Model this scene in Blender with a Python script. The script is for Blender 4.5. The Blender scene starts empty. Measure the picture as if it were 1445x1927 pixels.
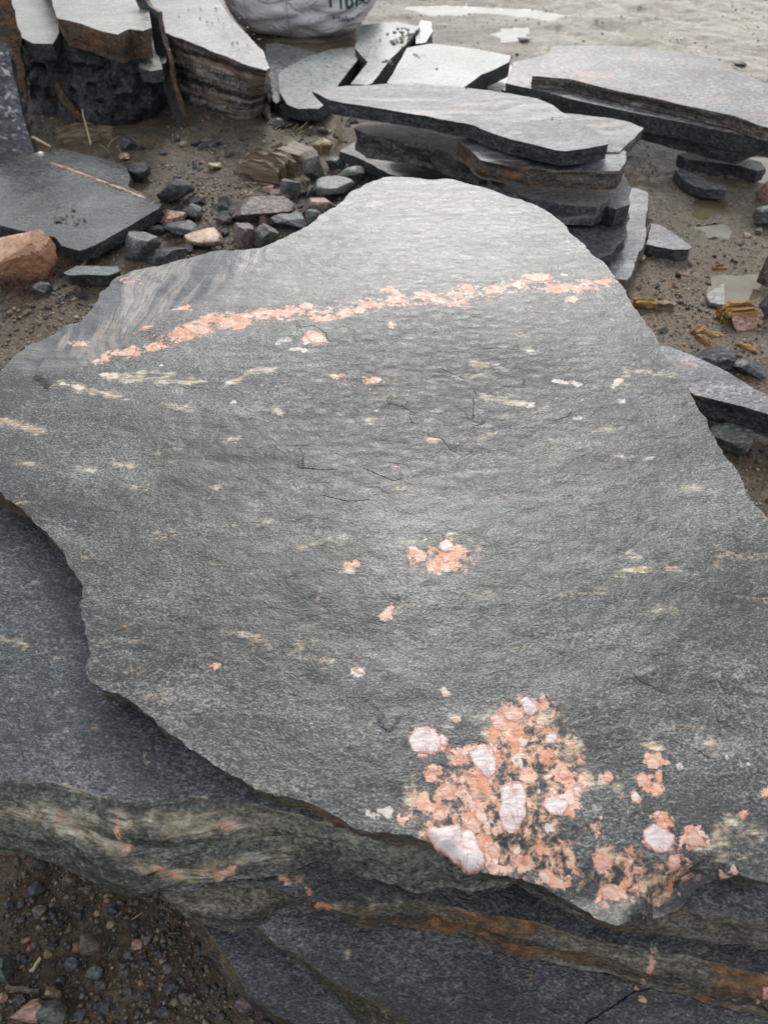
import bpy, math, random
import numpy as np
from mathutils import Vector, Matrix
from mathutils.geometry import delaunay_2d_cdt

random.seed(7)
RNG = np.random.default_rng(7)
SC = bpy.context.scene
COL = SC.collection

# ------------------------------------------------------------------ camera
W, H = 1445.0, 1927.0
LENS, SENS = 26.0, 36.0
F = LENS / SENS * H
CAMZ = 1.5
PITCH = math.radians(48.0)
cam_d = bpy.data.cameras.new('camera')
cam = bpy.data.objects.new('camera', cam_d)
COL.objects.link(cam)
cam.location = (0, 0, CAMZ)
cam.rotation_euler = (math.pi / 2 - PITCH, 0, 0)
cam_d.sensor_fit = 'VERTICAL'
cam_d.sensor_height = SENS
cam_d.sensor_width = SENS * 0.75
cam_d.lens = LENS
cam_d.clip_start = 0.02
cam_d.clip_end = 500
cam_d.dof.use_dof = True
cam_d.dof.focus_distance = 1.45
cam_d.dof.aperture_fstop = 5.0
SC.camera = cam
# ------------------------------------------------------------------ light
SUN_EL, SUN_AZ = math.radians(38), math.radians(5)      # azimuth measured from +Y towards +X
world = bpy.data.worlds.new('World')
SC.world = world
world.use_nodes = True
wn = world.node_tree
wn.nodes.clear()
sky = wn.nodes.new('ShaderNodeTexSky')
sky.sky_type = 'NISHITA'
sky.sun_disc = False
sky.sun_elevation = SUN_EL
sky.sun_rotation = SUN_AZ
sky.air_density = 1.0
sky.dust_density = 6.0
sky.ozone_density = 1.0
hs = wn.nodes.new('ShaderNodeHueSaturation')
hs.inputs['Saturation'].default_value = 0.2
mixw = wn.nodes.new('ShaderNodeMix')
mixw.data_type = 'RGBA'
mixw.inputs[0].default_value = 0.55
mixw.inputs[7].default_value = (10.5, 10.9, 11.4, 1)      # even cloud veil over the sky
bg = wn.nodes.new('ShaderNodeBackground')
bg.inputs['Strength'].default_value = 0.08
wo = wn.nodes.new('ShaderNodeOutputWorld')
wn.links.new(sky.outputs[0], hs.inputs['Color'])
wn.links.new(hs.outputs[0], mixw.inputs[6])
wn.links.new(mixw.outputs[2], bg.inputs['Color'])
wn.links.new(bg.outputs[0], wo.inputs[0])
sd = bpy.data.lights.new('sun', 'SUN')
sun = bpy.data.objects.new('sun', sd)
COL.objects.link(sun)
sd.energy = 1.3
sd.angle = math.radians(16)
sd.color = (1.0, 0.97, 0.93)
sdir = Vector((math.sin(SUN_AZ) * math.cos(SUN_EL), math.cos(SUN_AZ) * math.cos(SUN_EL), math.sin(SUN_EL)))
sun.rotation_euler = sdir.to_track_quat('Z', 'Y').to_euler()
SC.view_settings.view_transform = 'Standard'
SC.view_settings.look = 'None'
SC.view_settings.exposure = 0.72
SC.view_settings.gamma = 1.0
SC.view_settings.use_curve_mapping = False

# ------------------------------------------------------------------ helpers: space
_c, _s = math.cos(math.pi / 2 - PITCH), math.sin(math.pi / 2 - PITCH)


def ray(px, py):
    x = (px - W / 2) / F
    y = -(py - H / 2) / F
    return Vector((x, y * _c + _s, y * _s - _c))


class Plane:
    """local frame: origin o, axes u, v, n."""
    def __init__(self, o, n=(0, 0, 1)):
        self.o = Vector(o)
        self.n = Vector(n).normalized()
        if abs(self.n.z) > 0.999:
            self.u, self.v = Vector((1, 0, 0)), Vector((0, 1, 0))
        else:
            self.u = Vector((0, 0, 1)).cross(self.n).normalized()
            self.v = self.n.cross(self.u).normalized()

    def hit(self, px, py, drop=0.0):
        r = ray(px, py)
        c = Vector((0, 0, CAMZ))
        o = self.o - self.n * drop
        k = (o - c).dot(self.n) / r.dot(self.n)
        p = c + r * k - self.o
        return (p.dot(self.u), p.dot(self.v))

    def world(self, a, b, h=0.0):
        return self.o + self.u * a + self.v * b + self.n * h


def P(px, py, z=0.0):
    r = ray(px, py)
    return Vector((0, 0, CAMZ)) + r * ((z - CAMZ) / r.z)


# ------------------------------------------------------------------ helpers: noise
def _h(ix, iy, seed):
    n = (ix.astype(np.int64) * 374761393 + iy.astype(np.int64) * 668265263 + seed * 974634777) & 0xffffffff
    n = ((n ^ (n >> 13)) * 1274126177) & 0xffffffff
    n = (n ^ (n >> 16)) & 0xffffffff
    return n / 4294967295.0 * 2 - 1


def vnoise(x, y, seed=0):
    x = np.asarray(x, float); y = np.asarray(y, float)
    ix = np.floor(x); iy = np.floor(y)
    fx = x - ix; fy = y - iy
    fx = fx * fx * (3 - 2 * fx); fy = fy * fy * (3 - 2 * fy)
    a = _h(ix, iy, seed); b = _h(ix + 1, iy, seed); c = _h(ix, iy + 1, seed); d = _h(ix + 1, iy + 1, seed)
    return (a * (1 - fx) + b * fx) * (1 - fy) + (c * (1 - fx) + d * fx) * fy


def fbm(x, y, oct=4, seed=0, gain=0.5):
    s = 0; a = 1; t = 0
    for i in range(oct):
        s = s + a * vnoise(np.asarray(x) * 2 ** i + 17.3 * i, np.asarray(y) * 2 ** i - 9.1 * i, seed + i)
        t += a; a *= gain
    return s / t


def sstep(x, a, b):
    t = np.clip((x - a) / (b - a), 0, 1)
    return t * t * (3 - 2 * t)


def poly_sdf(X, Y, poly):
    """positive inside"""
    n = len(poly)
    d = np.full(X.shape, 1e9)
    inside = np.zeros(X.shape, bool)
    for i in range(n):
        x0, y0 = poly[i]; x1, y1 = poly[(i + 1) % n]
        ex, ey = x1 - x0, y1 - y0
        L = ex * ex + ey * ey + 1e-12
        t = np.clip(((X - x0) * ex + (Y - y0) * ey) / L, 0, 1)
        dd = (X - x0 - t * ex) ** 2 + (Y - y0 - t * ey) ** 2
        d = np.minimum(d, dd)
        c = ((y0 > Y) != (y1 > Y))
        if abs(ey) > 1e-12:
            xi = x0 + (Y - y0) / ey * ex
            inside ^= c & (X < xi)
    d = np.sqrt(d)
    return np.where(inside, d, -d)


def line_dist(X, Y, pts):
    d = np.full(X.shape, 1e9); sg = np.ones(X.shape); end = np.ones(X.shape)
    n = len(pts)
    for i in range(n - 1):
        x0, y0 = pts[i]; x1, y1 = pts[i + 1]
        ex, ey = x1 - x0, y1 - y0
        L = ex * ex + ey * ey + 1e-12
        t0 = ((X - x0) * ex + (Y - y0) * ey) / L
        t = np.clip(t0, 0, 1)
        dd = np.sqrt((X - x0 - t * ex) ** 2 + (Y - y0 - t * ey) ** 2)
        s = np.sign(ex * (Y - y0) - ey * (X - x0))
        m = dd < d
        d = np.where(m, dd, d); sg = np.where(m, s, sg)
        g = (i + t) / (n - 1)
        end = np.where(m, g, end)
    return d, sg, end


# ------------------------------------------------------------------ helpers: objects
def tag(o, label=None, cat=None, group=None, kind=None):
    if label: o['label'] = label
    if cat: o['category'] = cat
    if group: o['group'] = group
    if kind or cat: o['kind'] = kind or 'thing'
    return o


def link_mesh(name, verts, faces, mats, mat_idx=None, smooth=False, angle=None, parent=None, origin=None, attrs=None, cols=None):
    verts = np.asarray(verts, float).reshape(-1, 3)
    if origin is None:
        origin = Vector((verts[:, 0].mean(), verts[:, 1].mean(), verts[:, 2].min()))
    org = np.array(origin)
    base = np.array([0., 0., 0.])
    me = bpy.data.meshes.new(name)
    me.from_pydata((verts - org).tolist(), [], faces)
    for m in mats: me.materials.append(m)
    if mat_idx is not None:
        me.polygons.foreach_set('material_index', np.asarray(mat_idx, dtype=np.int32))
    if smooth:
        me.polygons.foreach_set('use_smooth', np.ones(len(me.polygons), dtype=bool))
    if attrs:
        for k, v in attrs.items():
            a = me.attributes.new(k, 'FLOAT', 'POINT')
            a.data.foreach_set('value', np.asarray(v, dtype=np.float32))
    if cols is not None:
        a = me.attributes.new('tint', 'FLOAT_COLOR', 'POINT')
        a.data.foreach_set('color', np.asarray(cols, dtype=np.float32).ravel())
    me.update()
    if angle is not None and smooth:
        me.set_sharp_from_angle(angle=math.radians(angle))
    o = bpy.data.objects.new(name, me)
    COL.objects.link(o)
    if parent is not None:
        o.parent = parent
        o.location = Vector(origin) - parent.location
    else:
        o.location = origin
    return o


# ------------------------------------------------------------------ helpers: shader nodes
class NT:
    def __init__(self, name):
        self.m = bpy.data.materials.new(name)
        self.m.use_nodes = True
        self.t = self.m.node_tree
        self.t.nodes.clear()
        self.out = self.t.nodes.new('ShaderNodeOutputMaterial')
        self.co = self.n('ShaderNodeTexCoord').outputs['Object']

    def n(self, typ, props=None, **ins):
        nd = self.t.nodes.new(typ)
        for k, v in (props or {}).items(): setattr(nd, k, v)
        for k, v in ins.items():
            key = int(k[1:]) if k[0] == '_' and k[1:].isdigit() else k.replace('_', ' ')
            self.put(nd.inputs[key], v)
        return nd

    def put(self, sock, v):
        if isinstance(v, bpy.types.NodeSocket): self.t.links.new(v, sock)
        elif isinstance(v, bpy.types.Node): self.t.links.new(v.outputs[0], sock)
        else: sock.default_value = v

    def math(self, op, a, b=0.0, clamp=False):
        nd = self.n('ShaderNodeMath', {'operation': op, 'use_clamp': clamp}, _0=a, _1=b)
        return nd.outputs[0]

    def mapr(self, v, a, b, c=0.0, d=1.0):
        nd = self.n('ShaderNodeMapRange', {'interpolation_type': 'SMOOTHSTEP'}, Value=v, From_Min=a, From_Max=b, To_Min=c, To_Max=d)
        return nd.outputs[0]

    def mapping(self, scale=(1, 1, 1), rot=(0, 0, 0), loc=(0, 0, 0), vec=None):
        return self.n('ShaderNodeMapping', None, Vector=vec if vec is not None else self.co, Location=loc, Rotation=rot, Scale=scale).outputs[0]

    def noise(self, scale, detail=3, rough=0.6, dist=0.0, vec=None):
        return self.n('ShaderNodeTexNoise', None, Vector=vec if vec is not None else self.co, Scale=scale, Detail=detail, Roughness=rough, Distortion=dist).outputs[0]

    def voro(self, scale, feature='F1', vec=None, out=0, rnd=1.0):
        return self.n('ShaderNodeTexVoronoi', {'feature': feature}, Vector=vec if vec is not None else self.co, Scale=scale, Randomness=rnd).outputs[out]

    def mix(self, f, a, b, blend='MIX'):
        nd = self.t.nodes.new('ShaderNodeMix')
        nd.data_type = 'RGBA'; nd.blend_type = blend
        for s, v in ((nd.inputs[0], f), (nd.inputs[6], a), (nd.inputs[7], b)):
            if isinstance(v, tuple) and len(v) == 3: v = (*v, 1)
            self.put(s, v)
        return nd.outputs[2]

    def ramp(self, f, stops):
        nd = self.n('ShaderNodeValToRGB', None, Fac=f)
        e = nd.color_ramp.elements
        while len(e) > 1: e.remove(e[0])
        e[0].position = stops[0][0]; e[0].color = (*stops[0][1], 1)
        for p, c in stops[1:]:
            q = e.new(p); q.color = (*c, 1)
        return nd.outputs[0]

    def attr(self, name, out=2):
        return self.n('ShaderNodeAttribute', {'attribute_name': name}).outputs[out]

    def bump(self, h, dist=0.002, strength=1.0, normal=None):
        nd = self.n('ShaderNodeBump', None, Height=h, Distance=dist, Strength=strength)
        if normal is not None: self.put(nd.inputs['Normal'], normal)
        return nd.outputs[0]

    def done(self, color, rough, normal=None, spec=0.5, coat=0.0, coat_rough=0.1, **kw):
        b = self.n('ShaderNodeBsdfPrincipled', None, Base_Color=color, Roughness=rough)
        b.inputs['Specular IOR Level'].default_value = spec
        b.inputs['Coat Weight'].default_value = coat
        b.inputs['Coat Roughness'].default_value = coat_rough
        for k, v in kw.items(): self.put(b.inputs[k.replace('_', ' ')], v)
        if normal is not None: self.put(b.inputs['Normal'], normal)
        self.t.links.new(b.outputs[0], self.out.inputs[0])
        return self.m


def v3(c, k=1.0): return tuple(x * k for x in c)


def stone(name, dark, light, rot=0.0, streak=0.5, grain=260., rough=0.42, tanamt=0.25, tan=(.36, .27, .17), marks=False,
          bands=None, bump=1.0, pinkamt=0.0, coat=0.0, rustamt=0.0, contrast=1.0, dip=None, level=.45, tanthr=.60, ruststart=.44, mnz=1.0, rustattr=False, grains=True):
    t = NT(name)
    warp = t.noise(1.6, 2, 0.5)
    wv = t.n('ShaderNodeVectorMath', {'operation': 'MULTIPLY_ADD'})
    cw = t.n('ShaderNodeTexNoise', None, Vector=t.co, Scale=1.3, Detail=3.0, Roughness=0.55).outputs[1]
    t.put(wv.inputs[0], cw); wv.inputs[1].default_value = (.35, .35, .2); t.put(wv.inputs[2], t.co)
    vec = wv.outputs[0]
    ani = t.mapping((2.2, 9, 9), (0, 0, rot), vec=vec)
    ani2 = t.mapping((.7, 1.15, 1), (0, 0, rot))
    ani3 = t.mapping((.8, 1.6, 1.6), (0, 0, rot))
    if dip is not None: ani = t.mapping((1.6, 1.6, 34), (0, dip, rot), vec=t.co)
    st = t.noise(1.0, 6, 0.62, 0.3, vec=ani)
    g = t.noise(grain, 3, 0.75, vec=ani2)
    g2 = t.noise(grain * 0.33, 4, 0.7, 0.3, vec=ani3)
    lo = t.noise(4.0, 5, 0.6, 0.4)
    f = t.math('ADD', t.math('MULTIPLY', t.math('SUBTRACT', g, .5), 2.1 * contrast), t.math('MULTIPLY', t.math('SUBTRACT', g2, .5), 1.1))
    f = t.math('ADD', f, t.math('MULTIPLY', t.math('SUBTRACT', st, .5), 1.1 * streak))
    f = t.math('ADD', f, t.math('MULTIPLY', t.math('SUBTRACT', lo, .5), .85))
    f = t.math('ADD', f, level, clamp=True)
    mid = tuple((a * .6 + b * .4) for a, b in zip(dark, light))
    col = t.ramp(f, [(0.0, v3(dark, .55)), (.3, dark), (.55, mid), (.78, light), (1.0, v3(light, 1.5))])
    if bands:
        bv = t.mapping((bands[0], bands[1], bands[1]), (0, 0, rot), vec=vec) if dip is None else t.mapping((bands[0], bands[0], bands[1]), (0, dip, rot), vec=t.co)
        bn = t.noise(1.0, 4, 0.5, 0.6, vec=bv)
        bm = t.mapr(bn, .5, .64)
        col = t.mix(t.math('MULTIPLY', bm, bands[3]), col, bands[2])
    if tanamt > 0:
        fl = t.noise(1.0, 5, 0.65, 0.6, vec=t.mapping((9, 26, 26), (0, 0, rot), vec=vec))
        fm = t.mapr(fl, tanthr, tanthr + .10)
        fm2 = t.mapr(t.noise(grain * .5, 2, .6), .42, .6)
        col = t.mix(t.math('MULTIPLY', t.math('MULTIPLY', fm, fm2), tanamt), col, tan)
    if pinkamt > 0:
        pn = t.noise(1.0, 5, 0.7, 0.8, vec=t.mapping((5, 12, 12), (0, 0, rot), vec=vec))
        col = t.mix(t.math('MULTIPLY', t.mapr(pn, .56, .68), pinkamt), col, (.48, .25, .16))
    if rustamt > 0:
        rn = t.noise(1.0, 5, 0.65, 0.5, vec=t.mapping((4, 4, 12), vec=vec))
        rc = t.ramp(t.noise(40, 4, .7), [(.36, (.03, .018, .01)), (.5, (.13, .055, .016)), (.6, (.22, .105, .03)), (.72, (.3, .18, .08))])
        rf = t.math('MULTIPLY', t.mapr(rn, ruststart, ruststart + .14), rustamt)
        if rustattr: rf = t.math('MULTIPLY', rf, t.attr('rusty'))
        col = t.mix(rf, col, rc)
    hb = None
    roughv = t.mapr(g2, .3, .7, rough - .08, rough + .1)
    if marks:
        en = t.math('SUBTRACT', t.noise(90, 4, .7), .5)
        en2 = t.math('SUBTRACT', t.noise(320, 2, .6), .5)
        en3 = t.math('SUBTRACT', t.noise(34, 3, .6, .5), .5)
        nz = t.math('ADD', t.math('ADD', t.math('MULTIPLY', en, .024), t.math('MULTIPLY', en2, .010)), t.math('MULTIPLY', en3, .05))
        if mnz != 1.0: nz = t.math('MULTIPLY', nz, mnz)
        # a lower, paler banded layer
        z = t.mapr(t.attr('zone'), 0, 1)
        zb = t.noise(1.0, 5, .55, .5, vec=t.mapping((2.0, 22, 1), (0, 0, .22), vec=vec))
        zc = t.ramp(zb, [(.32, (.04, .046, .05)), (.44, (.11, .12, .125)), (.5, (.07, .077, .08)), (.57, (.2, .2, .195)), (.63, (.1, .107, .108))])
        zc = t.mix(.45, zc, col)
        col = t.mix(z, col, zc)
        z2 = t.mapr(t.attr('zonev'), 0, 1)
        zb2 = t.noise(1.0, 5, .55, .3, vec=t.mapping((22, 2.2, 1), (0, 0, -.12), vec=vec))
        zc2 = t.ramp(zb2, [(.40, (.035, .04, .05)), (.45, (.13, .135, .145)), (.49, (.26, .21, .17)), (.52, (.08, .085, .095)), (.57, (.32, .29, .27)), (.62, (.08, .08, .09))])
        col = t.mix(t.math('MULTIPLY', z2, .95), col, t.mix(.25, zc2, col))
        # speckled matrix
        sp = t.mapr(t.math('ADD', t.attr('speck'), t.math('MULTIPLY', nz, 1.6)), -.006, .012)
        sn = t.noise(75, 5, .72, .4)
        sc = t.ramp(sn, [(.41, (.02, .018, .024)), (.48, (.06, .054, .052)), (.52, (.22, .15, .1)), (.57, (.48, .23, .14)), (.69, (.58, .52, .47))])
        col = t.mix(sp, col, sc)
        # tan streaks
        tm = t.mapr(t.math('ADD', t.attr('tan'), nz), -.006, .009)
        ts = t.mapr(t.noise(1.0, 5, .7, .3, vec=t.mapping((24, 150, 60), (0, 0, rot)) if dip is None else t.mapping((16, 16, 190), (0, dip, 0))), .40, .56, .08, 1)
        tm = t.math('MULTIPLY', tm, ts)
        tcol = t.ramp(t.noise(1.0, 4, .6, vec=t.mapping((30, 110, 30), vec=vec)), [(.3, (.34, .23, .12)), (.5, (.52, .41, .27)), (.65, (.68, .65, .56))])
        col = t.mix(t.math('MULTIPLY', tm, .78), col, tcol)
        # pink feldspar ground
        pk = t.math('ADD', t.attr('pink'), nz)
        pm = t.mapr(pk, -.0015, .0025)
        pn = t.noise(48, 4, .65, .8)
        pcol = t.ramp(pn, [(.34, (.36, .13, .08)), (.45, (.55, .23, .13)), (.54, (.6, .34, .24)), (.64, (.64, .54, .5))])
        gv = t.n('ShaderNodeVectorMath', {'operation': 'MULTIPLY_ADD'})
        t.put(gv.inputs[0], t.n('ShaderNodeTexNoise', None, Vector=t.co, Scale=60.0, Detail=3.0).outputs[1]); gv.inputs[1].default_value = (.02, .02, .02); t.put(gv.inputs[2], t.co)
        gx = t.mapping((.85, 1.15, 1), (0, 0, rot), vec=gv.outputs[0])
        vc = t.n('ShaderNodeTexVoronoi', None, Vector=gx, Scale=62.0)
        cell = t.n('ShaderNodeSeparateColor', None, Color=vc.outputs[1])
        vd = t.n('ShaderNodeTexVoronoi', {'feature': 'DISTANCE_TO_EDGE'}, Vector=gx, Scale=62.0)
        cellc = t.ramp(cell.outputs[0], [(.0, (.42, .16, .09)), (.35, (.55, .24, .14)), (.6, (.58, .34, .25)), (.8, (.62, .52, .48)), (1.0, (.6, .36, .26))])
        pcol = t.mix(.55, pcol, cellc)
        edg = t.mapr(vd.outputs[0], .0, .09, 1, 0)
        pcol = t.mix(t.math('MULTIPLY', edg, .45), pcol, (.36, .17, .11))
        if grains: pm = t.math('MULTIPLY', pm, t.mapr(cell.outputs[1], .12, .17, .12, 1))
        dk = t.mapr(t.noise(170, 3, .6), .60, .66)
        pcol = t.mix(t.math('MULTIPLY', dk, .7), pcol, (.05, .04, .045))
        col = t.mix(pm, col, pcol)
        wm = t.math('MULTIPLY', t.mapr(t.noise(90, 3, .6), .36, .5, .3, .8), t.mapr(t.math('ADD', t.attr('white'), t.math('MULTIPLY', nz, .6)), -.0012, .002))
        col = t.mix(wm, col, t.mix(t.noise(60, 3), (.55, .52, .48), (.62, .5, .42)))
        # brown hairline
        hm = t.mapr(t.math('ADD', t.attr('hair'), t.math('MULTIPLY', en, .006)), -.0015, .002)
        col = t.mix(t.math('MULTIPLY', hm, .75), col, (.12, .065, .03))
        # cracks: signed distance
        ck = t.attr('crack')
        cn = t.math('ADD', ck, t.math('MULTIPLY', en, .008))
        cw_ = t.attr('crackw')
        dline = t.math('MULTIPLY', t.mapr(t.math('ABSOLUTE', cn), 0.0, .0012, 1, 0), cw_)
        col = t.mix(t.math('MULTIPLY', dline, .6), col, (.012, .012, .012))
        hb = t.math('MULTIPLY', t.mapr(cn, -.0015, .0015), t.math('MULTIPLY', cw_, 1.1))
        roughv = t.math('ADD', roughv, t.math('MULTIPLY', pm, .08))
    # relief: fine grain, foliation flakes, broad ripples
    fol = t.noise(1.0, 5, .65, .7, vec=t.mapping((34, 56, 48), (0, 0, rot)))
    b1 = t.math('ADD', t.math('MULTIPLY', g, .3), t.math('MULTIPLY', fol, t.math('ADD', 1.2, t.math('MULTIPLY', t.attr('rip'), 1.6)) if marks else 1.25))
    if hb is not None: b1 = t.math('ADD', b1, hb)
    nrm = t.bump(b1, .0035 * bump)
    return t.done(col, roughv, nrm, .5, coat, .12)


# ------------------------------------------------------------------ slabs
def densify(pts, seg, jag, rnd, cap=None):
    """pts: list of tuples (u, v, du, dv); fractal midpoint displacement."""
    out = []
    n = len(pts)
    for i in range(n):
        a = pts[i]; b = pts[(i + 1) % n]
        L = math.hypot(b[0] - a[0], b[1] - a[1])
        k = max(1, 2 ** int(math.ceil(math.log2(max(L / seg, 1)))))
        k = min(k, 64)
        line = [a, b]
        amp = min(L, 0.12) * jag
        while len(line) - 1 < k:
            new = [line[0]]
            for p, q in zip(line[:-1], line[1:]):
                ex, ey = q[0] - p[0], q[1] - p[1]
                l = math.hypot(ex, ey) + 1e-9
                d = rnd.uniform(-1, 1) * amp
                m = [(x + y) / 2 for x, y in zip(p, q)]
                m[0] += -ey / l * d; m[1] += ex / l * d
                new += [tuple(m), q]
            line = new; amp *= .55
        out += line[:-1]
    return out


def build_slab(name, outline, z=None, t=.06, plane=None, flare=0.0, jag=.10, seg=.02, res=.06, mats=None, und=.002,
               heightfn=None, attrfn=None, rings=4, rough=.006, seed=0, parent=None, bulge=.0, tagd=None, smooth=True, angle=38, bevel=.004, lam=0.0):
    rnd = random.Random(seed + 11)
    if plane is None:
        cx = sum(p[0] for p in outline) / len(outline); cy = sum(p[1] for p in outline) / len(outline)
        o = P(cx, cy, z); o.z = z
        plane = Plane(o)
    pts = []
    for p in outline:
        u, v = plane.hit(p[0], p[1])
        if len(p) == 4:
            lu, lv = plane.hit(p[2], p[3], drop=t)
            pts.append((u, v, lu - u, lv - v, 1.0))
        else:
            pts.append((u, v, 0., 0., 0.))
    area = sum(pts[i][0] * pts[(i + 1) % len(pts)][1] - pts[(i + 1) % len(pts)][0] * pts[i][1] for i in range(len(pts)))
    if area < 0: pts = pts[::-1]
    # flare for points without a lower point: along outward normal
    n = len(pts)
    q = []
    for i in range(n):
        a = pts[i - 1]; b = pts[(i + 1) % n]
        ex, ey = b[0] - a[0], b[1] - a[1]; l = math.hypot(ex, ey) + 1e-9
        p = pts[i]
        if p[4] == 0: q.append((p[0], p[1], ey / l * flare, -ex / l * flare))
        else: q.append(p[:4])
    dl = densify(q, seg, jag, rnd)
    O = np.array([(p[0], p[1]) for p in dl]); OFF = np.array([(p[2], p[3]) for p in dl])
    N = len(O)
    # outward normals
    nx = np.roll(O, -1, 0) - np.roll(O, 1, 0)
    nrm = np.stack([nx[:, 1], -nx[:, 0]], 1); nrm /= (np.linalg.norm(nrm, axis=1, keepdims=True) + 1e-9)
    x0, y0 = O.min(0); x1, y1 = O.max(0)
    gx, gy = np.meshgrid(np.arange(x0 + res / 2, x1, res), np.arange(y0 + res / 2, y1, res))
    gx = gx + RNG.uniform(-.25, .25, gx.shape) * res; gy = gy + RNG.uniform(-.25, .25, gy.shape) * res
    gx = gx.ravel(); gy = gy.ravel()
    sd_ = poly_sdf(gx, gy, [tuple(p) for p in O[::max(1, N // 260)]]) if N > 400 else poly_sdf(gx, gy, [tuple(p) for p in O])
    m = sd_ > min(res * .55, max(seg * 1.2, res * .3))
    gx = gx[m]; gy = gy[m]
    allp = [Vector((a, b)) for a, b in O] + [Vector((a, b)) for a, b in zip(gx, gy)]
    r = delaunay_2d_cdt(allp, [(i, (i + 1) % N) for i in range(N)], [], 1, 1e-7)
    V2 = np.array([(v[0], v[1]) for v in r[0]]); faces = [list(f) for f in r[2]]
    # map of the boundary in the result
    orig = r[3]
    bmap = {}
    for k, lst in enumerate(orig):
        for s in lst:
            if s < N: bmap[s] = k
    top_h = und * fbm(V2[:, 0] * 4 + seed, V2[:, 1] * 4, 3, seed) * 3
    if heightfn is not None: top_h = top_h + heightfn(V2[:, 0], V2[:, 1])
    nt = len(V2)
    verts = [V2[:, 0], V2[:, 1], top_h]
    bidx = np.array([bmap.get(i, 0) for i in range(N)])
    Vx = [V2[:, 0]]; Vy = [V2[:, 1]]; Vh = [top_h]
    arc = np.cumsum(np.linalg.norm(np.roll(O, -1, 0) - O, axis=1))
    prof = [bevel / t] + [(k + 1) / rings for k in range(rings)]
    prof = [p for p in prof]
    for k, s in enumerate(prof):
        s = min(s, 1)
        w = s if bulge == 0 else (1 - (1 - s) ** (1 + bulge))
        nz = rough * fbm(arc * 18, np.full(N, s * t * 30.) + seed, 4, seed + 5) * 1.6 * (1 if s < 1 else .6)
        if lam and 0 < k and s < 1: nz = nz + lam * (vnoise(arc * 2.5 + seed, np.full(N, s * t * 130.) + .8 * vnoise(arc * 3, arc * 0, seed), seed + 9) + .5 * vnoise(arc * 9, np.full(N, s * t * 260.), seed + 4))
        if k == 0:
            nz = bevel * (.5 + .5 * vnoise(arc * 60, arc * 0 + 3, seed)) * .6
        px = O[:, 0] + OFF[:, 0] * w + nrm[:, 0] * nz
        py = O[:, 1] + OFF[:, 1] * w + nrm[:, 1] * nz
        Vx.append(px); Vy.append(py)
        Vh.append(top_h[bidx] * (1 - s) - t * s + (0 if s >= 1 else .15 * rough * vnoise(arc * 40, arc * 0 + s * 9, seed)))
    VX = np.concatenate(Vx); VY = np.concatenate(Vy); VH = np.concatenate(Vh)
    mi = [0] * len(faces)
    K = len(prof)
    for k in range(K):
        base0 = nt + (k - 1) * N; base1 = nt + k * N
        for i in range(N):
            j = (i + 1) % N
            a, b = (bidx[i], bidx[j]) if k == 0 else (base0 + i, base0 + j)
            c, d = base1 + j, base1 + i
            if a == b: continue
            faces.append([int(a), int(d), int(c), int(b)])
            mi.append(1 if len(mats) > 1 else 0)
    # bottom
    bb = nt + (K - 1) * N
    bot = [(VX[bb + i], VY[bb + i]) for i in range(N)]
    st_ = max(1, N // 200)
    faces.append([bb + i for i in range(N)][::-1]); mi.append(1 if len(mats) > 1 else 0)
    wo_ = np.array(plane.o); U = np.array(plane.u); Vv = np.array(plane.v); Nn = np.array(plane.n)
    world = wo_ + VX[:, None] * U + VY[:, None] * Vv + VH[:, None] * Nn
    attrs = attrfn(VX, VY) if attrfn else None
    o = link_mesh(name, world, faces, mats, mi, smooth, angle, parent, None, attrs)
    if tagd: tag(o, **tagd)
    o_info = dict(plane=plane, outline=O)
    return o, o_info


# marks on stone: everything measured in the slab's own plane
def ell(plane, cx, cy, rx, ry):
    c = plane.hit(cx, cy); a = plane.hit(cx + rx, cy); b = plane.hit(cx, cy + ry)
    return (c, (a[0] - c[0], a[1] - c[1]), (b[0] - c[0], b[1] - c[1]))


def ell_sdf(X, Y, e):
    (cx, cy), a, b = e
    det = a[0] * b[1] - a[1] * b[0]
    x = X - cx; y = Y - cy
    s = (x * b[1] - y * b[0]) / det; t = (a[0] * y - a[1] * x) / det
    r = np.sqrt(s * s + t * t)
    return (1 - r) * min(math.hypot(*a), math.hypot(*b))


def mark_fields(plane, spec):
    """spec: dict attr -> list of ('e',cx,cy,rx,ry) | ('l',[pts],halfwidth px) | ('p',[pts])"""
    def fn(X, Y):
        res = {}
        for k, lst in spec.items():
            v = np.full(X.shape, -.05)
            for it in lst:
                if it[0] == 'e':
                    v = np.maximum(v, ell_sdf(X, Y, ell(plane, *it[1:])))
                elif it[0] == 'p':
                    v = np.maximum(v, poly_sdf(X, Y, [plane.hit(*p) for p in it[1]]))
                else:
                    pts = [plane.hit(*p) for p in it[1]]
                    mx, my = it[1][len(it[1]) // 2]
                    a = plane.hit(mx, my); b = plane.hit(mx, my + it[2])
                    w = math.hypot(a[0] - b[0], a[1] - b[1])
                    d, sg, e = line_dist(X, Y, pts)
                    taper = np.clip(np.minimum(e, 1 - e) * 6, .15, 1)
                    v = np.maximum(v, w * taper - d)
            res[k] = np.maximum(v, -.05)
        return res
    return fn

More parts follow.
